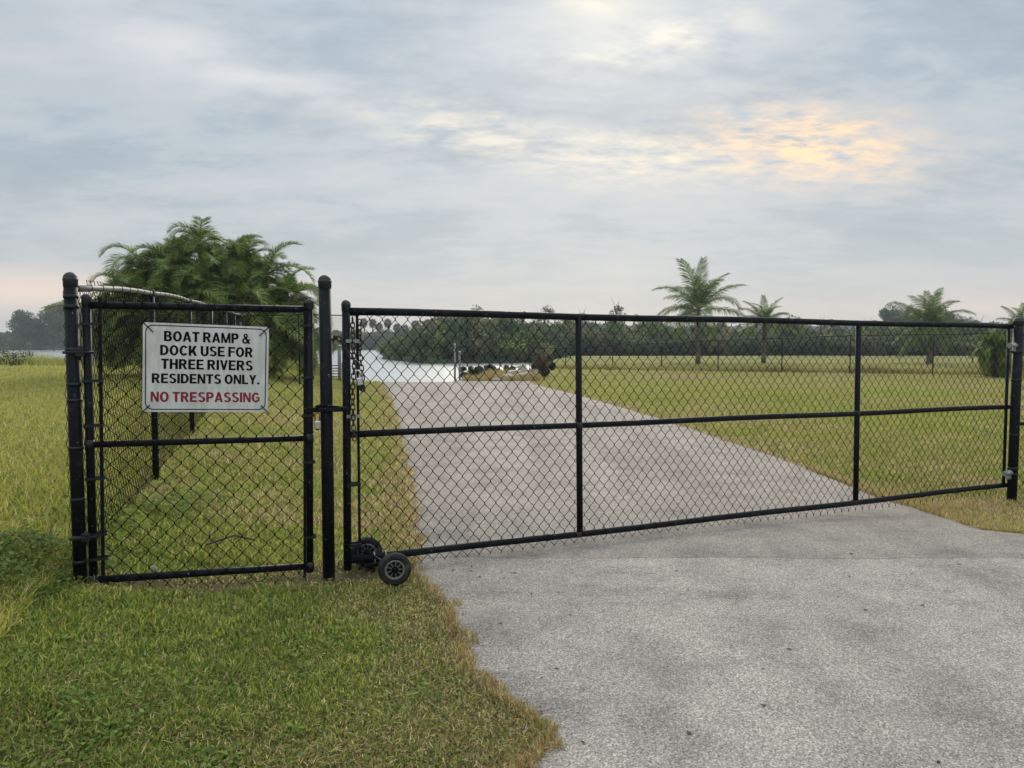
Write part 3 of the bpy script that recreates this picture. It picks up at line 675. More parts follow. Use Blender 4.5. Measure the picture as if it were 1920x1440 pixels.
def glyph(ch):
    """bold grotesque capitals as thick strokes, cap height 1: returns (list of strips, width)"""
    S = []; t, h = .235, .185
    def rect(x0, y0, x1, y1):
        S.append([(x0, y0), (x1, y0), (x1, y1), (x0, y1)])
    def para(xb, xt, w, y0=0, y1=1): S.append([(xb, y0), (xb + w, y0), (xt + w, y1), (xt, y1)])
    def arc(cx, cy, rx, ry, a0, a1, tx=t, ty=h, n=14):
        p = [(math.cos(R(a0 + (a1 - a0) * k / n)), math.sin(R(a0 + (a1 - a0) * k / n))) for k in range(n + 1)]
        for k in range(n):
            (c0, s0), (c1, s1) = p[k], p[k + 1]
            S.append([(cx + (rx - tx) * c0, cy + (ry - ty) * s0), (cx + rx * c0, cy + ry * s0), (cx + rx * c1, cy + ry * s1), (cx + (rx - tx) * c1, cy + (ry - ty) * s1)])
    stem = lambda: rect(0, 0, t, 1)
    w = .7
    if ch == 'B':
        stem(); rect(t, 1 - h, .40, 1); rect(t, .425, .42, .425 + h); rect(t, 0, .42, h); arc(.40, .7375, .27, .2625, -82, 90); arc(.42, .2825, .30, .2825, -90, 88); w = .72
    elif ch in 'OCG':
        if ch == 'O': arc(.395, .5, .395, .515, 0, 360, n=28); w = .79
        else:
            arc(.39, .5, .39, .515, 38, 322, n=22); w = .74
            if ch == 'G': rect(.42, .40, .76, .545); rect(.60, .13, .76, .41); w = .77
    elif ch == 'D': stem(); rect(t, 1 - h, .33, 1); rect(t, 0, .33, h); arc(.33, .5, .41, .5, -90, 90); w = .74
    elif ch == 'P': stem(); rect(t, 1 - h, .38, 1); rect(t, .375, .38, .375 + h); arc(.38, .6875, .30, .3125, -90, 90); w = .68
    elif ch == 'R': stem(); rect(t, 1 - h, .40, 1); rect(t, .40, .40, .40 + h); arc(.40, .70, .29, .30, -90, 90); para(.50, .28, .24, 0, .44); w = .74
    elif ch == 'A': para(0, .27, .215); para(.555, .285, .215); rect(.15, .20, .62, .35); w = .77
    elif ch == 'T': rect(0, 1 - h, .66, 1); rect(.33 - t / 2, 0, .33 + t / 2, .84); w = .66
    elif ch == 'M': rect(0, 0, .18, 1); rect(.68, 0, .86, 1); para(.335, .02, .19); para(.335, .65, .19); w = .86
    elif ch == 'N': rect(0, 0, .19, 1); rect(.53, 0, .72, 1); para(.49, .01, .22); w = .72
    elif ch == 'K': stem(); para(.12, .46, .26, .28, 1); para(.50, .24, .25, 0, .62); w = .75
    elif ch == 'U': rect(0, .32, t, 1); rect(.72 - t, .32, .72, 1); arc(.36, .33, .36, .345, 180, 360); w = .72
    elif ch == 'S': arc(.335, .735, .315, .28, 22, 270, ty=.155); arc(.335, .28, .335, .295, 92, -158, ty=.155); w = .67
    elif ch in 'EF':
        stem(); rect(t, 1 - h, .63, 1); rect(t, .425, .58, .425 + .155)
        if ch == 'E': rect(t, 0, .65, h)
        w = .65 if ch == 'E' else .61
    elif ch == 'H': stem(); rect(.72 - t, 0, .72, 1); rect(t, .42, .72 - t, .42 + h); w = .72
    elif ch == 'I': stem(); w = t
    elif ch == 'V': para(.25, 0, .21); para(.25, .50, .21); w = .71
    elif ch == 'Y': para(.245, 0, .22, .40, 1); para(.245, .49, .22, .40, 1); rect(.252, 0, .457, .42); w = .71
    elif ch == 'L': stem(); rect(t, 0, .60, h); w = .60
    elif ch == '.': rect(0, 0, t, .2); w = t
    elif ch == '&':
        arc(.34, .775, .215, .24, 0, 360, .15, .13, 20); arc(.30, .275, .30, .29, 75, 372, .18, .15, 20); para(.56, .16, .22, 0, .72); para(.50, .62, .15, .16, .46); w = .80
    return S, w
def text_line(txt, x0, x1, v0, v1, mt):
    x = 0; Q = []
    for ch in txt:
        if ch == ' ': x += .24; continue
        S, w = glyph(ch); Q.append([[(px + x, py) for px, py in q] for q in S]); x += w + .075
    tot = x - .075; X0, X1 = -SW / 2 + x0 * SW, -SW / 2 + x1 * SW; Z0, Z1 = SH / 2 - v1 * SH, SH / 2 - v0 * SH
    for S in Q:
        m = MB()
        for k, q in enumerate(S):
            y = -.0022 - .00003 * k
            m.add([(X0 + px / tot * (X1 - X0), y, Z0 + py * (Z1 - Z0)) for px, py in q], [(0, 1, 2, 3)])
        m.build('letter', mt, sg)
text_line('BOAT RAMP &', .160, .848, .088, .203, M_SIGNBLK)
text_line('DOCK USE FOR', .132, .870, .246, .360, M_SIGNBLK)
text_line('THREE RIVERS', .140, .870, .400, .515, M_SIGNBLK)
text_line('RESIDENTS ONLY.', .070, .928, .566, .675, M_SIGNBLK)
text_line('NO TRESPASSING', .062, .932, .772, .886, M_SIGNRED)
for sx_, sz_ in ((-1, 1), (1, 1), (-1, -1), (1, -1)):
    x, z = sx_ * (SW / 2 - .022), sz_ * (SH / 2 - .022)
    l = .034 if sz_ > 0 else .018
    MB().tube([(x - sx_ * l, -.003, z - sz_ * l * 1.1), (x - sx_ * l * .6, -.008, z - sz_ * l * .6), (x + sx_ * .016, -.008, z + sz_ * .016), (x + sx_ * .032, .006, z + sz_ * .034)], .0032, 6).build('corner_wire', M_WIRE, sg)

# swing gate
bg_ = empty('driveway_gate', (G0.x, G0.y, 0), aG); tag(bg_, 'wide black chain link swing gate closed across the driveway', 'gate')
LG = (G1 - G0).length
def ztop(x): return 1.800 - .034 * x / LG
def zmid(x): return .963 - .05 * x / LG
def zbot(x): return .094 - .018 * x / LG
MB().tube([(-.012, 0, .03), (0, 0, 1.86)], .0275, 20).build('stile', M_BLK, bg_); dome_cap(.0285, 1.845, bg_, h=.03, name='stile_cap')
for nm, zf, r in (('top_rail', ztop, .0265), ('middle_rail', zmid, .0235), ('bottom_rail', zbot, .0255)):
    MB().tube([(x, .006 * math.sin(x * 1.1), zf(x) + (.004 * math.sin(x * 2.3))) for x in np.linspace(.0, LG, 16)], r, 16).build(nm, M_BLK, bg_)
for x in (1.787, 4.75):
    MB().tube([(x + .012, 0, zbot(x)), (x - .012, 0, ztop(x))], .0245, 18).build('upright', M_BLK, bg_)
    for zf in (zmid, zbot): MB().lathe([(.026, -.022), (.030, -.02), (.030, .02), (.026, .022)], 16, off=(x, 0, zf(x))).build('weld_collar', M_CAP, bg_)
MB().tube([(LG - .045, 0, zbot(LG) - .02), (LG - .055, 0, ztop(LG) + .01)], .015, 14).build('stile', M_BLK, bg_)
MB().box((.075, .012, .94), (.018, .007, 1.72)).build('tension_bar', M_BLK, bg_)
for z in (1.60, 1.09, .62, .20): 
    o = MB(); o.box((.035, -.031, z), (.09, .004, .022)); o.box((.035, .031, z), (.09, .004, .022)); o.tube([(.072, -.04, z), (.072, .04, z)], .005, 8); o.build('tension_band', M_GALV if z in (1.60, 1.09) else M_BAND, bg_)
chain_mesh('chain_link_mesh', LG - .13, 0, 0, bg_, .026, 0, .008, .075, w=.0890, h=.1085, zfun=lambda x: zbot(x) - .078, ztop=lambda x: ztop(x) - .005)
for k, x in enumerate(np.arange(.22, LG - .1, .52)):
    j = .05 * math.sin(k * 7.1)
    tie(.0265, bg_, (x + j, 0, ztop(x)), (0, 0, .5)); tie(.0235, bg_, (x - j + .1, 0, zmid(x)), (0, 0, -.5)); tie(.0255, bg_, (x + j + .2, 0, zbot(x)), (0, 0, .3))
for z, mm in ((1.565, M_GALV), (.215, M_GALV)):
    h = MB(); h.tube([(LG - .10, -.05, z), (LG + .06, -.045, z)], .022, 12); h.box((LG - .02, -.04, z - .05), (.10, .03, .02), bev=.004); h.tube([(LG - .02, -.045, z - .07), (LG - .02, -.045, z + .03)], .012, 10)
    h.tube([(LG - .115, -.05, z), (LG - .095, -.05, z)], .028, 10); h.build('hinge', mm, bg_)

# pair of gate wheels
def wheel(loc, rz, parent, tilt=0):
    """axle along local y"""
    w = empty('wheel', loc, rz); w.parent = parent; w.rotation_euler = (tilt, 0, rz)
    Mx = Matrix.Rotation(R(90), 3, 'X'); r0, r1_, hw = .064, .108, .030
    pr = [(r0, -hw * .75), (r0 + .012, -hw * .95), (r0 + .026, -hw), (r1_ - .012, -hw * .85), (r1_ - .003, -hw * .55), (r1_, -hw * .2), (r1_ - .002, -.001), (r1_, hw * .2), (r1_ - .003, hw * .55), (r1_ - .012, hw * .85), (r0 + .026, hw), (r0 + .012, hw * .95), (r0, hw * .75)]
    MB().lathe(pr, 40, Mx).build('tyre', M_TYRE, w)
    rm = MB(); rm.lathe([(.054, -.024), (.064, -.025), (.0655, -.022), (.0655, .022), (.064, .025), (.054, .024), (.052, .015), (.052, -.015), (.054, -.024)], 32, Mx)
    for k in range(9):
        a = 2 * math.pi * k / 9; rot = Matrix.Rotation(a, 3, 'Y'); rm.box(rot @ Vector((.036, 0, 0)), (.040, .030, .006), rot)
    rm.build('rim', M_RIM, w); wb_ = MB(); wb_.lathe([(.0, -.002), (.0515, -.002), (.0515, .002), (0, .002)], 24, Mx); wb_.build('shade_rim_web', M_BAND, w)  # web coloured dark to paint the recess shade behind the spokes
    hb = MB(); hb.lathe([(0, -.040), (.014, -.040), (.016, -.036), (.020, -.026), (.022, .026), (.016, .036), (0, .036)], 18, Mx); hb.tube([(0, -.046, 0), (0, .046, 0)], .008, 8); hb.build('hub', M_SIGNBLK, w)
    return w
wc = empty('gate_wheel_carriage', (-.93, 4.86, 0), aG); tag(wc, 'pair of small black tyred wheels under the free end of the wide gate', 'gate wheels')
aW = R(28)
def lc(v): # world to carriage local
    d = Vector(v) - Vector((-.93, 4.86, 0)); c, s = math.cos(-aG), math.sin(-aG); return Vector((d.x * c - d.y * s, d.x * s + d.y * c, d.z))
wf = at(740, 1067, 4.63); wb = at(688, 1044, 5.02)
w1 = wheel(lc((wf.x, wf.y, .112)), R(12) - aG, wc); w2 = wheel(lc((wb.x, wb.y, .112)), R(12) - aG, wc)
MB().tube([lc((wf.x, wf.y, .11)), lc((wb.x, wb.y, .11))], .011, 10).build('axle', M_BLK, wc)
br_ = MB()
q = lc(G0 + dG * .16 + Vector((0, 0, .05)))
br_.box((q.x, q.y, .052), (.12, .09, .03), bev=.004); br_.build('bracket', M_BLK, wc)
for x in (.17, .25):
    q = lc(G0 + dG * x); u = MB(); u.tube([(q.x, q.y - .036, .03), (q.x, q.y - .036, .09)] + [(q.x, q.y - .036 * math.cos(a), .095 + .036 * math.sin(a)) for a in [i * math.pi / 8 for i in range(1, 8)]] + [(q.x, q.y + .036, .09), (q.x, q.y + .036, .03)], .0045, 8); u.build('clamp_bolt', M_GALV, wc)

# chains
def link_mesh(Ll, Ww, r):
    pts = []
    for k in range(8):
        a = math.pi * k / 7; pts.append((Ll / 2 - Ww / 2 + Ww / 2 * math.sin(a), 0, Ww / 2 * math.cos(a)))
    for k in range(8):
        a = math.pi * k / 7; pts.append((-(Ll / 2 - Ww / 2) - Ww / 2 * math.sin(a), 0, -Ww / 2 * math.cos(a)))
    m = MB(); m.tube(pts, r, 7, closed=True); me = m.mesh('link'); me.materials.append(M_RUST); return me
LK = link_mesh(.046, .026, .0045)
def chain(name, pts, label, pitch=.035, me=LK, mt=None):
    pts = [Vector(p) for p in pts]; e = empty(name, pts[0]); tag(e, label, 'chain')
    # resample
    seg = [(pts[i + 1] - pts[i]).length for i in range(len(pts) - 1)]; tot = sum(seg); n = int(tot / pitch)
    def pos(s):
        i = 0
        while i < len(seg) - 1 and s > seg[i]: s -= seg[i]; i += 1
        return pts[i].lerp(pts[i + 1], min(1, s / seg[i]))
    for k in range(n):
        a, b = pos(k * pitch), pos((k + 1) * pitch); d = (b - a).normalized(); q = d.to_track_quat('X', 'Z')
        o = link('link', me, e, (a + b) / 2 - pts[0]); o.rotation_mode = 'QUATERNION'
        from mathutils import Quaternion
        o.rotation_quaternion = q @ Quaternion((1, 0, 0), R(90 if k % 2 else 0) + random.uniform(-.3, .3) + .5)
    return e
A = at(632, 630, 4.74); A2 = at(650, 655, 4.80); B = at(668, 680, 4.84); 
chain('chain', [at(622, 640, 4.85), A, A2, at(660, 672, 4.82), B, at(676, 692, 4.85)], 'rusty chain slanting from the middle post to the wide gate')
chain('chain', [at(661, 596, 4.90), at(662, 640, 4.86), at(664, 690, 4.84), at(661, 740, 4.86), at(663, 800, 4.84), at(666, 832, 4.80)], 'rusty chain hanging straight down beside the wide gate stile')
chain('chain', [at(674, 600, 4.99), at(675, 660, 4.99), at(679, 700, 4.97), at(681, 738, 4.96)], 'darker chain end hanging behind the shiny padlock')
padlock('padlock', at(672, 706, 4.82), aG, 'shiny steel padlock joining the rusty chain to the wide gate', tilt=R(-12), s=1.15)
padlock('padlock', at(675, 712, 4.93), aG, 'dull padlock half hidden behind the shiny one on the chain', tilt=R(-6), s=1.3, body_m=M_BAND)

# left side fence
FP = [(-2.62, 4.275), (-3.52, 7.06), (-4.48, 10.04), (-5.40, 12.96), (-6.30, 15.9), (-7.22, 18.8), (-8.1, 21.7)]
FT = [1.905, 2.075, 2.18, 2.24, 2.30, 2.36, 2.42]
lf = empty('side_fence', (FP[0][0], FP[0][1], .09)); tag(lf, 'tall black chain link fence with grey top rail running back from the left post', 'fence')
def wl(p, z): return (p[0] - FP[0][0], p[1] - FP[0][1], z - .09)
rp = []
for i in range(len(FP) - 1):
    for t in (0, .25, .5, .75):
        a, b = FP[i], FP[i + 1]; x = a[0] + (b[0] - a[0]) * t; y = a[1] + (b[1] - a[1]) * t
        z = FT[i] + (FT[i + 1] - FT[i]) * t + .02 * math.sin(math.pi * t); rp.append(wl((x, y), z))
rp.append(wl(FP[-1], FT[-1])); rp = rp[0:]
MB().tube(rp, .021, 14).build('top_rail', M_RAIL, lf)
for i in range(1, len(FP)):
    MB().tube([wl(FP[i], gz(*FP[i]) - .2), wl(FP[i], FT[i] - .01)], .030, 14).build('line_post', M_BLK, lf)
    MB().lathe([(.034, -.03), (.036, -.03), (.036, .01), (.026, .035), (.024, .04)], 14, off=wl(FP[i], FT[i])).build('loop_cap', M_CAP, lf)
cum = 0
for i in range(len(FP) - 1):
    a, b = FP[i], FP[i + 1]; Ls = math.hypot(b[0] - a[0], b[1] - a[1]); ang = math.atan2(b[1] - a[1], b[0] - a[0])
    ga, gb = gz(*a) + .03, gz(*b) + .03
    o = chain_mesh('chain_link_mesh', Ls, 0, 0, lf, .034, .014, .02, 0, w=.088, h=.1, r=.0019, zfun=lambda x: ga + (gb - ga) * x / Ls, ztop=lambda x: FT[i] + (FT[i + 1] - FT[i]) * x / Ls + .02 * math.sin(math.pi * x / Ls) + .015, warp=.012)
    o.location = wl(a, 0); o.rotation_euler = (0, 0, ang)
    nt_ = int(Ls / .30)
    for k in range(nt_):
        t = (k + .5) / nt_; x = a[0] + (b[0] - a[0]) * t; y = a[1] + (b[1] - a[1]) * t
        if i < 3: tie(.021, lf, wl((x, y), FT[i] + (FT[i + 1] - FT[i]) * t + .02 * math.sin(math.pi * t)), (0, 0, ang))
# cross fence seen between the gates
def line_fence(name, P, tops, label, r=.022, rr=.017, post_lo=.2, w=.088, wr=.0022, mesh_r=1.0):
    e = empty(name, (P[0][0], P[0][1], gz(*P[0]))); z00 = gz(*P[0]); tag(e, label, 'fence')
    w_ = lambda p, z: (p[0] - P[0][0], p[1] - P[0][1], z - z00)
    for p_, t in zip(P, tops):
        MB().tube([w_(p_, gz(*p_) - post_lo), w_(p_, t + .02)], r, 10).build('line_post', M_BLK, e)
    for i in range(len(P) - 1):
        a, b = P[i], P[i + 1]; MB().tube([w_(a, tops[i]), w_(b, tops[i + 1])], rr, 8).build('top_rail', M_BLK, e)
        Ls = math.hypot(b[0] - a[0], b[1] - a[1]); ang = math.atan2(b[1] - a[1], b[0] - a[0]); ga, gb = gz(*a) + .04, gz(*b) + .04; ta, tb = tops[i], tops[i + 1]
        o = chain_mesh('chain_link_mesh', Ls, 0, 0, e, .0, 0, 0, 0, w=w, h=w * 1.18, r=wr, zfun=lambda x: ga + (gb - ga) * x / Ls, ztop=lambda x: ta + (tb - ta) * x / Ls, warp=0)
        o.location = w_(a, 0); o.rotation_euler = (0, 0, ang)
    return e
q1 = at(452, 600, 21.7); q2 = at(560, 588, 22.6); q3 = at(669, 590, 23.4)
line_fence('cross_fence', [(-8.1, 21.7), (q2.x, 22.6), (q3.x, 23.4)], [2.42, 2.50, 2.50], 'short run of black chain link fence seen between the two gates')
# far field fence
pp = [(862, 655, 50), (937, 654, 48), (993, 653, 49), (1061, 652, 50.5), (1149, 648, 48), (1241, 643, 46), (1347, 638, 43.5), (1467, 634, 41.5), (1595, 629.5, 39.5), (1751, 627, 37.5), (1925, 624, 35)]
Pf = []; Tf = []
for (x, y, Yd) in pp: v = at(x, y, Yd); Pf.append((v.x, v.y)); Tf.append(v.z)
line_fence('field_fence', Pf[3:], Tf[3:], 'long black chain link fence along the back of the right field', r=.03, rr=.02, w=.12, wr=.003)
line_fence('point_fence', Pf[:4], Tf[:4], 'low thin fence on the river point beyond the driveway', r=.025, rr=.016, w=.12, wr=.003)
# fence going on to the right of the right gate post
rf = empty('right_fence', (RPX, RPY, -.12), R(8)); tag(rf, 'black chain link fence starting behind the right gate post', 'fence')
rail('top_rail', (.04, .03, 1.80), (2.4, .03, 1.80), .021, rf); rail('bottom_rail', (.04, .03, .85), (2.4, .03, .85), .018, rf)
MB().tube([(2.4, .03, -.2), (2.4, .03, 1.85)], .03, 14).build('line_post', M_BLK, rf)
chain_mesh('chain_link_mesh', 2.35, .05, 1.82, rf, .055, .0, .02, .05)

# ---------------------------------------------------------------- palms
def frond_mesh(name, Ln, n, ll, lw, bend, dr, pal, arch=0.0, vee=.5, seed=0, spread=.9, base_bare=.12):
    rg = np.random.default_rng(seed); V = []; F3 = []; F4 = []; col = []
    def rach(t):
        k = 24; a = arch; x = 0; z = 0; st = t * Ln / k; out = []
        for i in range(k):
            a_ = arch - bend * ((i + .5) / k * t) ** 1.4; x += math.cos(a_) * st; z += math.sin(a_) * st
        return np.array([x, 0, z]), arch - bend * t ** 1.4
    ts = np.linspace(0, 1, 9); pts = [rach(t) for t in ts]
    mb = MB(); mb.tube([p for p, a in pts], [.018 * Ln / 2 * (1 - .85 * t) + .003 for t in ts], 4, caps=False)
    nr = len(mb.v); V += [np.array(v) for v in mb.v]; F4 += mb.f; rc = np.array([.13, .13, .045]); col += [rc] * nr
    for sd in (-1, 1):
        for i in range(n):
            t = base_bare + (1 - base_bare) * (i + .5 + rg.uniform(-.3, .3)) / n; p, a = rach(min(t, .995))
            tan = np.array([math.cos(a), 0, math.sin(a)]); nr_ = np.array([-math.sin(a), 0, math.cos(a)])
            prof = math.sin(math.pi * min(1, (.18 + .82 * t) * .93)) ** .55
            l = ll * max(.25, prof) * rg.uniform(.85, 1.12)
            fwd = spread * (.55 + .9 * t * t) + rg.normal(0, .07)
            d = tan * fwd + np.array([0, sd, 0]) + nr_ * (vee + rg.normal(0, .18)); d /= np.linalg.norm(d)
            m_ = p + d * l * .5; d2 = d + np.array([0, 0, -dr * rg.uniform(.6, 1.4)]); d2 /= np.linalg.norm(d2); tip = m_ + d2 * l * .5
            wv = np.cross(d, nr_); wv = wv / (np.linalg.norm(wv) + 1e-6) * lw / 2 * np.array([1, 1, 1]); wv = tan * lw / 2
            b = len(V); V += [p - wv * .6, p + wv * .6, m_ + wv, m_ - wv, tip]; F4.append((b, b + 1, b + 2, b + 3)); F3.append((b + 3, b + 2, b + 4))
            c = pal[rg.integers(len(pal))] * rg.uniform(.75, 1.3); col += [c] * 5
    f4 = np.array([f for f in F4 if len(f) == 4]); f3 = np.array(F3)
    return np_mesh(name, np.array(V), [f4, f3], M_FROND, np.array(col))
GP = np.array([[.10, .185, .034], [.16, .26, .045], [.24, .33, .060], [.045, .085, .026], [.36, .39, .10]])
GC = np.array([[.085, .120, .042], [.12, .155, .055], [.17, .19, .075], [.06, .085, .038], [.23, .21, .10]])
PH = [frond_mesh('frond', 1.85, 84, .56, .028, b, .55, GP, ar, .35, k) for k, (b, ar) in enumerate(((1.9, .30), (2.4, .35), (1.6, .25), (2.7, .45)))]
DEAD = frond_mesh('frond', 1.7, 34, .34, .026, 1.2, 1.0, np.array([[.10, .085, .05], [.07, .065, .04], [.05, .06, .035]]), .2, .1, 9)
CO = [frond_mesh('frond', 3.3, 78, .80, .042, b, 1.1, GC * np.array([1.15, 1.45, 1.1]), ar, .1, 20 + k, .85, .1) for k, (b, ar) in enumerate(((.9, .1), (1.4, .2), (1.9, .3), (.55, .05)))]
def head(parent, loc, n, meshes, s=1.0, elo=-35, ehi=85, az0=None, rg=None, bias=None):
    a0 = rg.uniform(0, 6.28)
    for k in range(n):
        az = a0 + k * 2.39996 + rg.uniform(-.45, .45); t = k / (n - 1)
        el = R(ehi + (elo - ehi) * t ** .85 + rg.uniform(-8, 8))
        me = meshes[int(rg.integers(len(meshes)))]
        o = link('frond', me, parent, loc, (rg.uniform(-.35, .35), -el, az), s * rg.uniform(.85, 1.12))
def palm_clump(Y, label):
    rg = np.random.default_rng(11)
    X = (392 - 960) / F * Y; g = gz(X, Y); e = empty('palm_clump', (X, Y, g)); tag(e, label, 'palm')
    heads = [(-.2, 0, 4.6, 15), (-1.25, .2, 4.1, 14), (.95, -.1, 4.1, 14), (-2.2, -.2, 3.6, 14), (2.0, .2, 3.55, 14), (-.7, -1.2, 3.5, 14), (.6, -1.3, 3.3, 14), (-3.0, .1, 2.75, 13), (2.95, -.1, 2.7, 13), (-1.7, -1.5, 2.6, 13), (1.7, -1.5, 2.5, 13), (0, -2.0, 2.5, 13), (1.2, -2.1, 1.6, 12), (3.2, .3, 1.45, 12), (-.8, -2.2, 1.6, 12), (-3.4, -.3, 1.75, 13), (-2.5, -1.3, 1.8, 12), (2.5, -1.2, 1.6, 12), (-.2, .9, 3.7, 10), (2.5, .8, 2.9, 10), (-2.6, .9, 2.9, 10)]
    for (x, y, z, n) in heads:
        x *= Y / 25; z *= Y / 25 ; bx, by = x * .35, y * .35
        pts = [(bx + (x - bx) * t ** 1.3, by + (y - by) * t ** 1.3, z * t) for t in np.linspace(0, 1, 7)]
        MB().tube(pts, [.10, .085, .08, .075, .07, .08, .09], 8).build('trunk', M_PALMBARK, e)
        head(e, (x, y, z), n - 1, PH, Y / 25 * rg.uniform(.82, .98), -60, 62, rg=rg)
    # the fronds past the three hundred single ones, filling the body of the clump
    VV = []; F4 = []; F3 = []; CC = []; base = 0
    src = []
    for me in PH:
        co = np.empty(len(me.vertices) * 3, np.float32); me.vertices.foreach_get('co', co); cl = np.empty(len(me.vertices) * 4, np.float32); me.color_attributes['col'].data.foreach_get('color', cl)
        f4 = np.array([p.vertices[:] for p in me.polygons if len(p.vertices) == 4]); f3 = np.array([p.vertices[:] for p in me.polygons if len(p.vertices) == 3]); src.append((co.reshape(-1, 3), cl.reshape(-1, 4)[:, :3], f4, f3))
    for k in range(330):
        u = rg.uniform(-.25, .97); th = rg.uniform(0, 2 * math.pi); ch = math.sqrt(1 - u * u); q = rg.uniform(.55, .80)
        P = np.array([3.75 * ch * math.cos(th) * q, 2.4 * ch * math.sin(th) * q, 1.25 + 3.75 * u * q]) * (Y / 25)
        az = th + rg.normal(0, .5); el = R(25 + 40 * u + rg.uniform(-15, 12)); co, cl, f4, f3 = src[k % 4]
        M_ = np.array((Matrix.Rotation(az, 3, 'Z') @ Matrix.Rotation(-el, 3, 'Y') @ Matrix.Rotation(rg.uniform(-.4, .4), 3, 'X')))
        VV.append((co * rg.uniform(.6, .85)) @ M_.T + P); CC.append(cl * rg.uniform(.7, 1.2)); F4.append(f4 + base); F3.append(f3 + base); base += len(co)
    tag(link('fronds', np_mesh('fronds', np.vstack(VV), [np.vstack(F4), np.vstack(F3)], M_FROND, np.vstack(CC)), e), kind='stuff')
    for k in range(20):
        x, y, z, n = heads[int(rg.integers(6, 16))]; link('frond', DEAD, e, (x * Y / 25, y, z - .1), (0, R(rg.uniform(35, 75)), rg.uniform(0, 6.28)), 1.0)
    return e
palm_clump(25, 'large dense clump of feathery green palms behind the tall side fence')
def coconut(px, py_c, Y, n, s, label, seed, group=None, trunk_r=.13, base_y=None, elo=-30, ehi=88, lean=0.0, meshes=CO):
    rg = np.random.default_rng(seed); c = at(px, py_c, Y); g = gz(c.x, Y); e = empty('coconut_palm', (c.x, Y, g)); tag(e, label, 'palm tree', group)
    h = c.z - g
    MB().tube([(lean * (1 - t) ** 2, 0, h * t - (.2 if t == 0 else 0)) for t in np.linspace(0, 1, 7)], [trunk_r * 1.6, trunk_r * 1.15, trunk_r, trunk_r * .95, trunk_r * .9, trunk_r * .9, trunk_r * .8], 10).build('trunk', M_PALMBARK, e)
    head(e, (0, 0, h), n, meshes, s, elo, ehi, rg=rg)
    for k in range(3): link('frond', DEAD, e, (0, 0, h - .1), (0, R(rg.uniform(40, 70)), rg.uniform(0, 6.28)), s * 1.3)['label'] = 'dead brown hanging frond'
    return e, c
e1, c1 = coconut(1310, 582, 58, 21, 1.32, 'tallest coconut palm, its fronds bent over the wide gate rail', 17, trunk_r=.15, elo=-18)
e2, c2 = coconut(1433, 610, 60, 24, .80, 'small coconut palm just right of the tallest one', 8, trunk_r=.15, elo=-10)
e3, c3 = coconut(1745, 610, 56, 32, .92, 'bushy low palm standing alone near the right gate panel', 15, trunk_r=.2, elo=-35)
# leafy palms at right edge near the fence
def areca(px, Y, z, w, nh, label, seed):
    rg = np.random.default_rng(seed); X = (px - 960) / F * Y; g = gz(X, Y); e = empty('areca_palm', (X, Y, g)); tag(e, label, 'palm')
    for k in range(nh):
        a = k * 2.4; x, y = w * math.sqrt(k / nh) * math.cos(a), w * .6 * math.sqrt(k / nh) * math.sin(a); hz = z * rg.uniform(.35, 1.0)
        MB().tube([(x * .4, y * .4, -.1), (x, y, hz)], .05, 6).build('stem', M_PALMBARK, e); head(e, (x, y, hz), 12, PH, .62, -60, 80, rg=rg)
    return e
areca(1872, 36, 2.0, .85, 9, 'dense dark green clumping palm beside the right gate post', 3)
coconut(1915, 606, 40, 12, .42, 'young palm with drooping fronds behind the right gate post', 31, elo=-10, trunk_r=.08)

# ---------------------------------------------------------------- trees
def crown_mesh(name, seed, w, h, d, nb, per, ls, pal, z0=0.0, flat=.7, sparse=0.0, topbias=0.0):
    rg = np.random.default_rng(seed); V = []; Cc = []
    for b in range(nb):
        th = rg.uniform(0, 2 * np.pi); u = rg.uniform(-.85, 1); rr = rg.uniform(.35, 1.0) ** .6; ch = math.sqrt(max(0, 1 - u * u))
        wz = 1 - topbias * max(0, u)
        c = np.array([w / 2 * rr * ch * math.cos(th) * wz, d / 2 * rr * ch * math.sin(th) * wz, z0 + h / 2 + h / 2 * u * rr])
        br = rg.uniform(.14, .27) * min(w, h * 1.4); n = int(per * rg.uniform(.6, 1.4)); shade = rg.uniform(.7, 1.25); pc = pal[rg.integers(len(pal))]
        dv = rg.normal(size=(n, 3)); dv /= np.linalg.norm(dv, axis=1)[:, None]; rad = br * rg.uniform(.35, 1.1, n) ** .5
        P = c + dv * rad[:, None] * np.array([1, 1, flat])
        A = rg.normal(size=(n, 3)); A /= np.linalg.norm(A, axis=1)[:, None]; B = np.cross(A, dv + rg.normal(0, .6, (n, 3))); B /= np.linalg.norm(B, axis=1)[:, None] + 1e-6
        s = ls * rg.uniform(.6, 1.3, n)[:, None]
        V.append(np.stack([P - A * s, P + B * s * .55, P + A * s, P - B * s * .55], 1)); Cc.append(np.repeat((pc * shade * rg.uniform(.7, 1.35, n)[:, None])[:, None], 4, 1))
    V = np.concatenate(V).reshape(-1, 3); Cc = np.concatenate(Cc).reshape(-1, 3); k = len(V) // 4
    return np_mesh(name, V, [np.arange(k * 4).reshape(-1, 4)], M_LEAF, Cc)
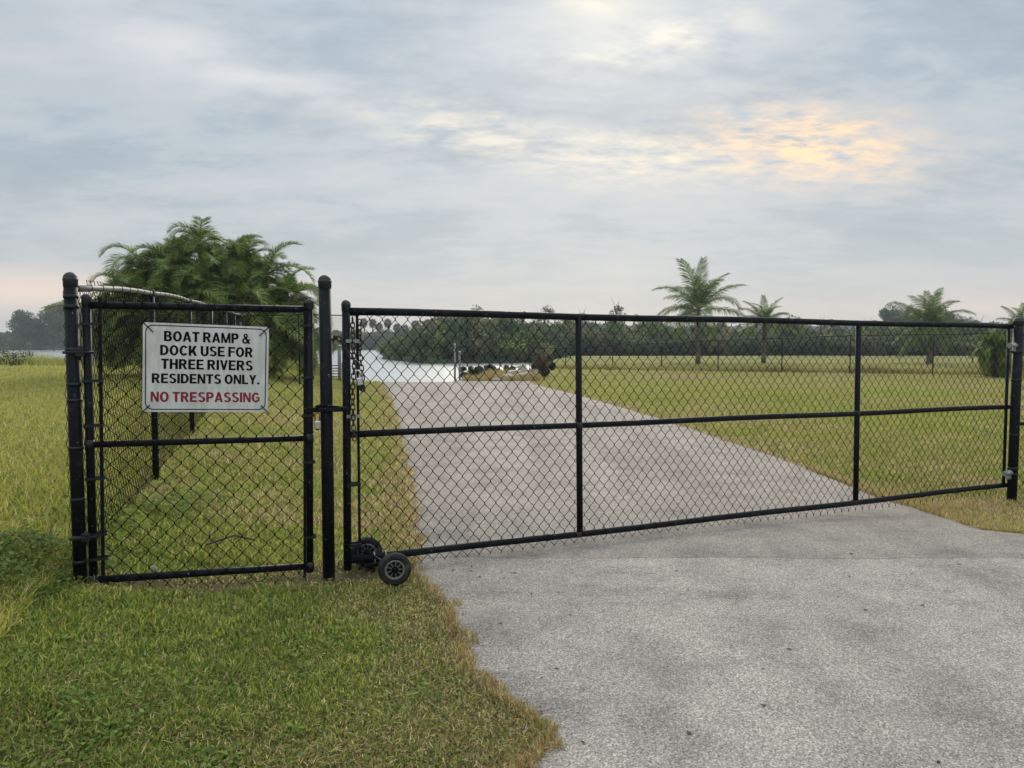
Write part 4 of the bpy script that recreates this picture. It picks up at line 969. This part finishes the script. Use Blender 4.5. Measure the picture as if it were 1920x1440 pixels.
def trunk_mesh(seed, h, r, spread, nl=5, start=.25):
    rg = np.random.default_rng(seed); m = MB(); m.tube([(rg.normal(0, .03 * h * t), rg.normal(0, .03 * h * t), h * t * .8 - .3 * (t == 0)) for t in np.linspace(0, 1, 6)], [r * (1.3 - 1.0 * t) for t in np.linspace(0, 1, 6)], 7)
    for k in range(nl):
        a = rg.uniform(0, 6.28); t0 = rg.uniform(start, .7) * h; l = spread * rg.uniform(.4, .9)
        m.tube([(0, 0, t0), (math.cos(a) * l * .5, math.sin(a) * l * .5, t0 + .18 * h), (math.cos(a) * l, math.sin(a) * l, t0 + .30 * h)], [r * .5, r * .35, r * .12], 5)
    me = m.mesh('trunk'); me.materials.append(M_BARK); return me
GD = 1.25 * np.array([[.050, .082, .036], [.070, .105, .042], [.10, .13, .055], [.036, .060, .030]])
GB = 1.2 * np.array([[.055, .085, .034], [.085, .115, .042], [.14, .135, .070], [.035, .056, .028], [.13, .16, .055]])
KIND = {}
def kind(key, cr, tr): KIND[key] = (cr, tr)
VP = [GB * 1.25, GB * np.array([1.75, 1.7, 1.3]), GD * 1.15]
for v in range(3):
    kind(('mangrove', v), crown_mesh('crown', 40 + v, 8, 4.6, 6, 46, 130, .20, VP[v], .1, .75), trunk_mesh(40 + v, 4, .12, 3, 6, .1))
    kind(('tall', v), crown_mesh('crown', 60 + v, 9, 9, 8, 60, 110, .30, GD * 1.15, 3.0, .8, topbias=.3), trunk_mesh(60 + v, 12, .22, 3.5, 7))
    kind(('sparse', v), crown_mesh('crown', 80 + v, 4.5, 7.5, 4, 22, 60, .17, GB * 1.4, 1.6, .7, topbias=.5), trunk_mesh(80 + v, 9.5, .10, 2.0, 9, .2))
kind(('round', 0), crown_mesh('crown', 90, 7, 5, 6, 34, 160, .28, GD, 6, .8), trunk_mesh(90, 10, .25, 2.5, 6, .5))
def cabbage_mesh(seed):
    rg = np.random.default_rng(seed); n = 420; dv = rg.normal(size=(n, 3)); dv[:, 2] += .25; dv /= np.linalg.norm(dv, axis=1)[:, None]
    P0 = dv * .35; P1 = dv * rg.uniform(1.1, 1.75, n)[:, None]; P1[:, 2] -= .35 * (1 - dv[:, 2]) ; s = np.cross(dv, rg.normal(size=(n, 3))); s /= np.linalg.norm(s, axis=1)[:, None]; s *= .13
    P0[:, 2] += 0; V = np.stack([P0, (P0 + P1) / 2 + s, P1, (P0 + P1) / 2 - s], 1).reshape(-1, 3); c = np.repeat((GD[rg.integers(4, size=n)] * rg.uniform(.8, 1.3, n)[:, None])[:, None], 4, 1).reshape(-1, 3)
    return np_mesh('crown', V, [np.arange(n * 4).reshape(-1, 4)], M_LEAF, c)
CB = [cabbage_mesh(s) for s in (1, 2)]
_m = MB(); _m.tube([(.1, 0, -1), (0, 0, 0)], [.035, .026], 7); CBT = _m.mesh('trunk'); CBT.materials.append(M_BARK)
def tree(key, X, Y, s, label, cat='tree', group=None, name='mangrove_tree', rz=None, zoff=0.0):
    cr, tr = KIND[key]; e = empty(name, (X, Y, gz(X, Y) + zoff)); tag(e, label, cat, group); rz = random.uniform(0, 6.28) if rz is None else rz
    s = s if isinstance(s, tuple) else (s, s, s)
    link('crown', cr, e, (0, 0, 0), (0, 0, rz), s); link('trunk', tr, e, (0, 0, 0), (0, 0, rz), s); return e
def px2x(px, Y): return (px - 960) / F * Y
rr = random.Random(5)
def where(px):
    for lim, t in ((130, 'left of the first fence post'), (300, 'seen through the small gate left of the sign'), (520, 'hidden behind the sign'), (660, 'seen between the two gates'), (735, 'over the open water'), (800, 'near the tip of the point'), (870, 'left of the tall ramp pole'), (950, 'just right of the ramp poles'), (1020, 'behind the limestone blocks'), (1086, 'left of the first gate upright'), (1160, 'right of the first gate upright'), (1240, 'left of the tallest palm'), (1300, 'under the left fronds of the tallest palm'), (1380, 'under the right fronds of the tallest palm'), (1480, 'behind the small palm'), (1545, 'right of the small palm'), (1607, 'left of the second gate upright'), (1690, 'right of the second gate upright'), (1800, 'behind the bushy low palm'), (1900, 'near the right gate post')):
        if px < lim: return t
    return 'past the right gate post'
HW = ['lowest', 'middling', 'tallest']
def gr(v, a, b): return 'low' if v < a else ('tall' if v > b else 'mid height')
# far left bank: tall stand and low shore bushes
for k, (px, h) in enumerate([(38, .95), (62, .72), (84, 1.0), (105, 1.08), (122, 1.16), (146, 1.1), (172, .95), (200, .85), (235, .75)]):
    tree(('tall', k % 3), px2x(px, 240), 240 + rr.uniform(-6, 8), (1.0 * h, 1.0 * h, 1.28 * h), gr(h, .8, 1.02) + ' hazy tree across the river, ' + where(px), group='tall trees across the river', name='riverside_tree')
for k in range(34):
    px = -30 + k * 22 + rr.uniform(-6, 6)
    tree(('mangrove', k % 3), px2x(px, 262), 274 + rr.uniform(-3, 8), (rr.uniform(1.0, 1.3), 1.0, rr.uniform(1.15, 1.55)), 'low hazy far bank bush, ' + where(px), 'bush', 'bushes on the far bank', 'shore_bush')
for k in range(16):
    px = 560 + k * 23 + rr.uniform(-6, 6); s_ = rr.uniform(.62, .85)
    tree(('tall', k % 3), px2x(px, 290), 290 + rr.uniform(-4, 14), s_ * .8, 'hazy dark tree on the far bank, ' + where(px), group='trees behind the far bank', name='riverside_tree')
# cabbage palms standing above the far bank
for k, (px, ty) in enumerate([(682, 599), (699, 600), (711, 607), (727, 600), (744, 609), (760, 611), (778, 603), (801, 601), (842, 604), (866, 610), (905, 606), (910, 600)]):
    Y = 278 + (k * 37 % 11); v = at(px, ty + 5, Y); g = gz(v.x, Y); e = empty('cabbage_palm', (v.x, Y, g)); tag(e, 'cabbage palm on the far bank, ' + ['tall', 'taller', 'short', 'tall', 'short', 'stubby', 'lanky', 'tall', 'lanky', 'stubby', 'medium', 'tallest'][k] + ' one ' + where(px), 'palm tree', 'cabbage palms on the far bank')
    link('crown', CB[k % 2], e, (0, 0, v.z - g), (0, 0, k), (1.15, 1.15, 1.15)); h = v.z - g; link('trunk', CBT, e, (0, 0, h), (0, 0, k * 2.0), (8, 8, h))
# near mangrove point
for k in range(30):
    t = k / 29; px = 742 + 300 * t + rr.uniform(-8, 8); X0 = px; Y = float(np.interp(px, [740, 800, 860, 1000, 1045], [124, 91, 88, 91, 104])) + rr.uniform(-1, 3) + (k % 2) * 8
    hs = np.interp(px, [740, 790, 850, 1040], [.62, .92, 1.12, 1.0]) * rr.uniform(.85, 1.1)
    tree(('mangrove', k % 3), px2x(px, Y), Y, (.95 * rr.uniform(.8, 1.1), .9, hs), 'dark mangrove on the river point, ' + ('front row, ' if k % 2 == 0 else 'back row, ') + where(px), 'mangrove', 'mangroves on the near point', zoff=-.25)
for k, px in enumerate([818, 838, 888, 930, 1010, 1032, 1062, 1096]):
    tree(('sparse', k % 3), px2x(px, 112), 112 + (k % 3) * 4, (.7, .7, .70 + .12 * (k % 3)), HW[k % 3] + ' thin tree above the mangroves, ' + where(px), group='thin trees above the mangroves', name='open_tree')
tree(('sparse', 1), px2x(1155, 118), 118, (.85, .85, 1.0), 'tallest wispy bare topped tree above the mid gate upright', name='open_tree')
# belt of bushes behind the field
for k in range(66):
    px = 1030 + k * 15 + rr.uniform(-7, 7); Y = 100 + rr.uniform(0, 10) + (k % 3) * 7
    tree(('mangrove', k % 3), px2x(px, Y), Y, (rr.uniform(.5, 1.0), .8, rr.uniform(.40, .72) + .16 * (k * 7 % 3) + (.28 if k % 9 == 4 else 0)), ['low', 'middling', 'high'][k % 3] + ' scrubby bush behind the field, ' + where(px), 'bush', 'bushes behind the field', 'scrub_bush')
for k in range(30):
    px = 1060 + k * 30 + rr.uniform(-12, 12); tree(('sparse', k % 3), px2x(px, 122), 118 + rr.uniform(0, 16), (.75, .75, rr.choice([.5, .55, .62, .68, .74])), HW[k % 3] + ' thin tree behind the field, ' + where(px), group='thin trees behind the field', name='open_tree')
for k, (px, sc, lab) in enumerate([(1668, 1.0, 'rounded dark tree on the skyline left of the low bushy palm'), (1692, .72, 'smaller rounded tree touching the skyline tree left of the palm'), (1712, .98, 'rounded dark tree partly behind the low bushy palm'), (1778, .95, 'pale rounded tree just right of the low bushy palm'), (1812, .78, 'small round topped tree right of the low bushy palm'), (1838, .72, 'low round topped tree nearest the right edge on the skyline')]):
    tree(('round', 0), px2x(px, 190), 190 + k, (.78 * sc, .78 * sc, 1.02 * sc), lab, name='skyline_tree')
# far woods
def woods(name, label, x0, x1, Y, h, n, ls, depth=40):
    rg = np.random.default_rng(int(Y)); x = rg.uniform(x0, x1, n); y = Y + rg.uniform(0, depth, n)
    top = h * (.62 + .55 * fbm(x, y * 0, 14, 4)); z = top * rg.random(n) ** .55
    P = np.stack([x, y, z], 1); A = rg.normal(size=(n, 3)); A /= np.linalg.norm(A, axis=1)[:, None]; B = np.cross(A, rg.normal(size=(n, 3))); B /= np.linalg.norm(B, axis=1)[:, None]
    s = ls * rg.uniform(.6, 1.4, n)[:, None]; V = np.stack([P - A * s, P + B * s * .7, P + A * s, P - B * s * .7], 1).reshape(-1, 3)
    c = np.repeat((GD[rg.integers(4, size=n)] * rg.uniform(.75, 1.25, n)[:, None])[:, None], 4, 1).reshape(-1, 3)
    tag(link(name, np_mesh(name, V, [np.arange(n * 4).reshape(-1, 4)], M_LEAF, c)), label, 'woods', kind='stuff')
woods('far_bank_woods', 'hazy line of woods along the far river bank', -330, 60, 300, 7, 26000, 1.0)
woods('distant_woods', 'blue distant woods on the horizon beyond the field', -60, 560, 520, 16, 30000, 2.0, 60)
woods('field_edge_scrub', 'low scrub filling the foot of the belt behind the field', 6, 92, 101, 2.3, 30000, .22, 7)

# ---------------------------------------------------------------- small things by the river
def rock(seed, loc, s, label):
    rg = np.random.default_rng(seed); V = []; n = 0
    import bmesh
    bm = bmesh.new(); bmesh.ops.create_icosphere(bm, subdivisions=2, radius=1)
    for v in bm.verts:
        q = v.co.copy(); m_ = max(abs(q.x), abs(q.y), abs(q.z)); q = q.lerp(q / m_ * .85, .65); k = 1 + .16 * (float(vn(q.x * 3 + seed, q.y * 3 + q.z * 2, 1.0)) - .5) * 2; v.co = Vector((q.x * s[0], q.y * s[1], q.z * s[2])) * k
    me = bpy.data.meshes.new('limestone_block'); bm.to_mesh(me); bm.free(); me.materials.append(M_ROCK); o = link('limestone_block', me, None, loc, (rg.uniform(-.1, .1), rg.uniform(-.15, .15), rg.uniform(0, 3))); tag(o, label, 'rock'); return o
for k, (px, py, Y, s, lab) in enumerate([(952, 707, 31.5, (.30, .22, .16), 'flat pale limestone block lowest and leftmost in the pile'), (966, 699, 33, (.42, .25, .14), 'long flat pale slab behind the lowest block'), (979, 694, 34, (.26, .24, .36), 'tallest pale block standing upright in the pile'),
                                         (975, 705, 32, (.34, .25, .15), 'pale block lying in front of the upright one'), (1003, 697, 34, (.24, .22, .20), 'single pale block at the right beside the dark bush'), (931, 712, 30.6, (.22, .18, .09), 'small pale stone at the asphalt edge left of the pile'), (990, 703, 33, (.25, .2, .14), 'small pale block between the upright and the single block')]):
    v = at(px, py, Y); rock(k + 3, (v.x, Y, v.z), s, lab)
def thin_pole(px, y0, y1, Y, r, label, nm='marker_pole'):
    a = at(px, y0, Y); b = at(px, y1, Y); e = empty(nm, (b.x, Y, b.z)); tag(e, label, 'pole'); MB().tube([(0, 0, -.5), (0, 0, a.z - b.z)], r, 10).build('shaft', M_POLE, e); MB().lathe([(r, a.z - b.z - .06), (r * 1.3, a.z - b.z - .05), (r * 1.3, a.z - b.z), (0, a.z - b.z + .03)], 10).build('cap', M_GALV, e)
thin_pole(853, 645, 712, 31, .045, 'tall grey pole at the right corner of the boat ramp'); thin_pole(862, 659, 712, 31.4, .05, 'shorter dark pole just right of the tall ramp pole')
# wooden dock railing left of the ramp
v = at(612, 708, 30.5); dk = empty('dock', (v.x, 30.5, v.z)); tag(dk, 'low weathered wooden dock boards seen between the gates', 'dock')
for k in range(5):
    MB().box((0, 0, .06 + k * .115), (2.1, .04, .045), Matrix.Rotation(R(1.5), 3, 'Y')).build('board', M_WOOD, dk)
for x in (-1.0, -.2, .7): MB().box((x, .05, .2), (.09, .09, .9)).build('post', M_WOOD, dk)
# pilings / dark trunks
for k, (px, r, t0) in enumerate([(637, .07, 648), (655, .06, 660)]):
    thin_pole(px, t0, 712, 29.5 + k, r, ['dark wooden piling seen just right of the middle post', 'dark wooden piling behind the wide gate stile'][k], 'piling')
# bushes
def bush(name, px, Y, w, h, pal, label, seed, n=10, per=260, ls=.05, cat='bush', z=0):
    X = px2x(px, Y); e = empty(name, (X, Y, gz(X, Y) + z)); tag(e, label, cat)
    link('leaves', crown_mesh('leaves', seed, w, h, w * .8, n, per, ls, pal, .02, .9), e)
    rg = np.random.default_rng(seed); m = MB()
    for k in range(14):
        a = rg.uniform(0, 6.28); m.tube([(0, 0, -.05), (math.cos(a) * w * .2, math.sin(a) * w * .2, h * .5), (math.cos(a) * w * .45, math.sin(a) * w * .4, h * rg.uniform(.7, 1.15))], [.02, .014, .006], 4)
    m.build('stems', M_BARK, e); return e
BR = np.array([[.16, .10, .055], [.11, .075, .045], [.22, .15, .08]])
bush('dead_bush', 1010, 34, .75, 1.05, BR, 'brown topped dead bush beside the pale limestone blocks', 3, 9, 240, .05)
bush('dark_bush', 1021, 35, .8, .75, np.array([[.03, .035, .03], [.045, .05, .035]]), 'low dark bush right behind the brown dead bush', 4, 8, 220, .06)
bush('bank_bush', 22, 40, 2.6, .95, GD, 'sparse dark twiggy bush on the bank at the left edge', 5, 12, 70, .06)
bush('bank_bush', 935, 38, 3.0, .45, BR * .6, 'low brown green scrub on the point behind the orange reeds', 6, 14, 160, .06)
bush('bank_bush', 880, 33, 1.4, .5, GD, 'dark green tuft at the foot of the ramp poles', 7, 9, 160, .06)
# weeds at the left post and litter
def twig(name, pts, r, m, label, cat): o = MB(); o.tube([Vector(p) - Vector(pts[0]) for p in pts], r, 6); ob = o.build(name, m, None, pts[0]); tag(ob, label, cat); return ob
v = Vector((-2.32, 4.62, .10)); 
o = MB(); o.box((0, 0, 0), (.03, .006, .11), bev=.002); lo = o.build('litter', M_LITTER, None, (v.x, v.y, .10)); lo.rotation_euler = (.5, -.5, .3); tag(lo, 'small white scrap of litter lying behind the sign gate corner', 'litter')
twig('stick', [(-2.2, 5.1, .14), (-2.05, 5.25, .17), (-1.92, 5.3, .12)], .008, M_BARK, 'short bare stick on the brown soil behind the small gate', 'stick')
twig('stick', [(-3.4, 6.7, .20), (-3.5, 6.75, .42)], .009, M_WOOD, 'pale stick leaning by the second side fence post', 'stick')
# leaf scraps on the asphalt
rg = np.random.default_rng(77); n = 150; y = rg.uniform(2.6, 7.5, n); x = edgeL(y) + rg.random(n) ** 2.2 * 4.5 + .03; z = G(x, y, False) + .0165
a = rg.random(n) * 6.28; l = rg.uniform(.006, .022, n); w = l * rg.uniform(.15, .5, n); d = np.stack([np.cos(a), np.sin(a), a * 0], 1); s = np.stack([-np.sin(a), np.cos(a), a * 0], 1); P = np.stack([x, y, z], 1)
V = np.stack([P - d * l[:, None], P + s * w[:, None] + [0, 0, .003], P + d * l[:, None], P - s * w[:, None]], 1).reshape(-1, 3)
c = np.repeat((np.array([.17, .10, .055])[None] * rg.uniform(.5, 1.5, n)[:, None])[:, None], 4, 1).reshape(-1, 3)
tag(link('leaf_scraps', np_mesh('leaf_scraps', V, [np.arange(n * 4).reshape(-1, 4)], M_GRASS, c)), 'tiny brown leaf scraps scattered on the asphalt', 'leaf litter', kind='stuff')

# ---------------------------------------------------------------- haze
def haze():
    m = bpy.data.materials.new('haze_air'); m.use_nodes = True; nt = m.node_tree; nt.nodes.clear()
    o = N(nt, 'ShaderNodeOutputMaterial'); v = N(nt, 'ShaderNodeVolumePrincipled'); v.inputs['Density'].default_value = .0006; v.inputs['Color'].default_value = (.86, .93, 1.0, 1); v.inputs['Anisotropy'].default_value = .2
    L(nt, v.outputs[0], o.inputs['Volume'])
    b = MB(); b.box((0, 415, 9), (1440, 870, 24)); ob = b.build('haze', m); tag(ob, kind='stuff'); ob['label'] = 'thin pale haze over the river and fields'
haze()
scn.cycles.volume_bounces = 0
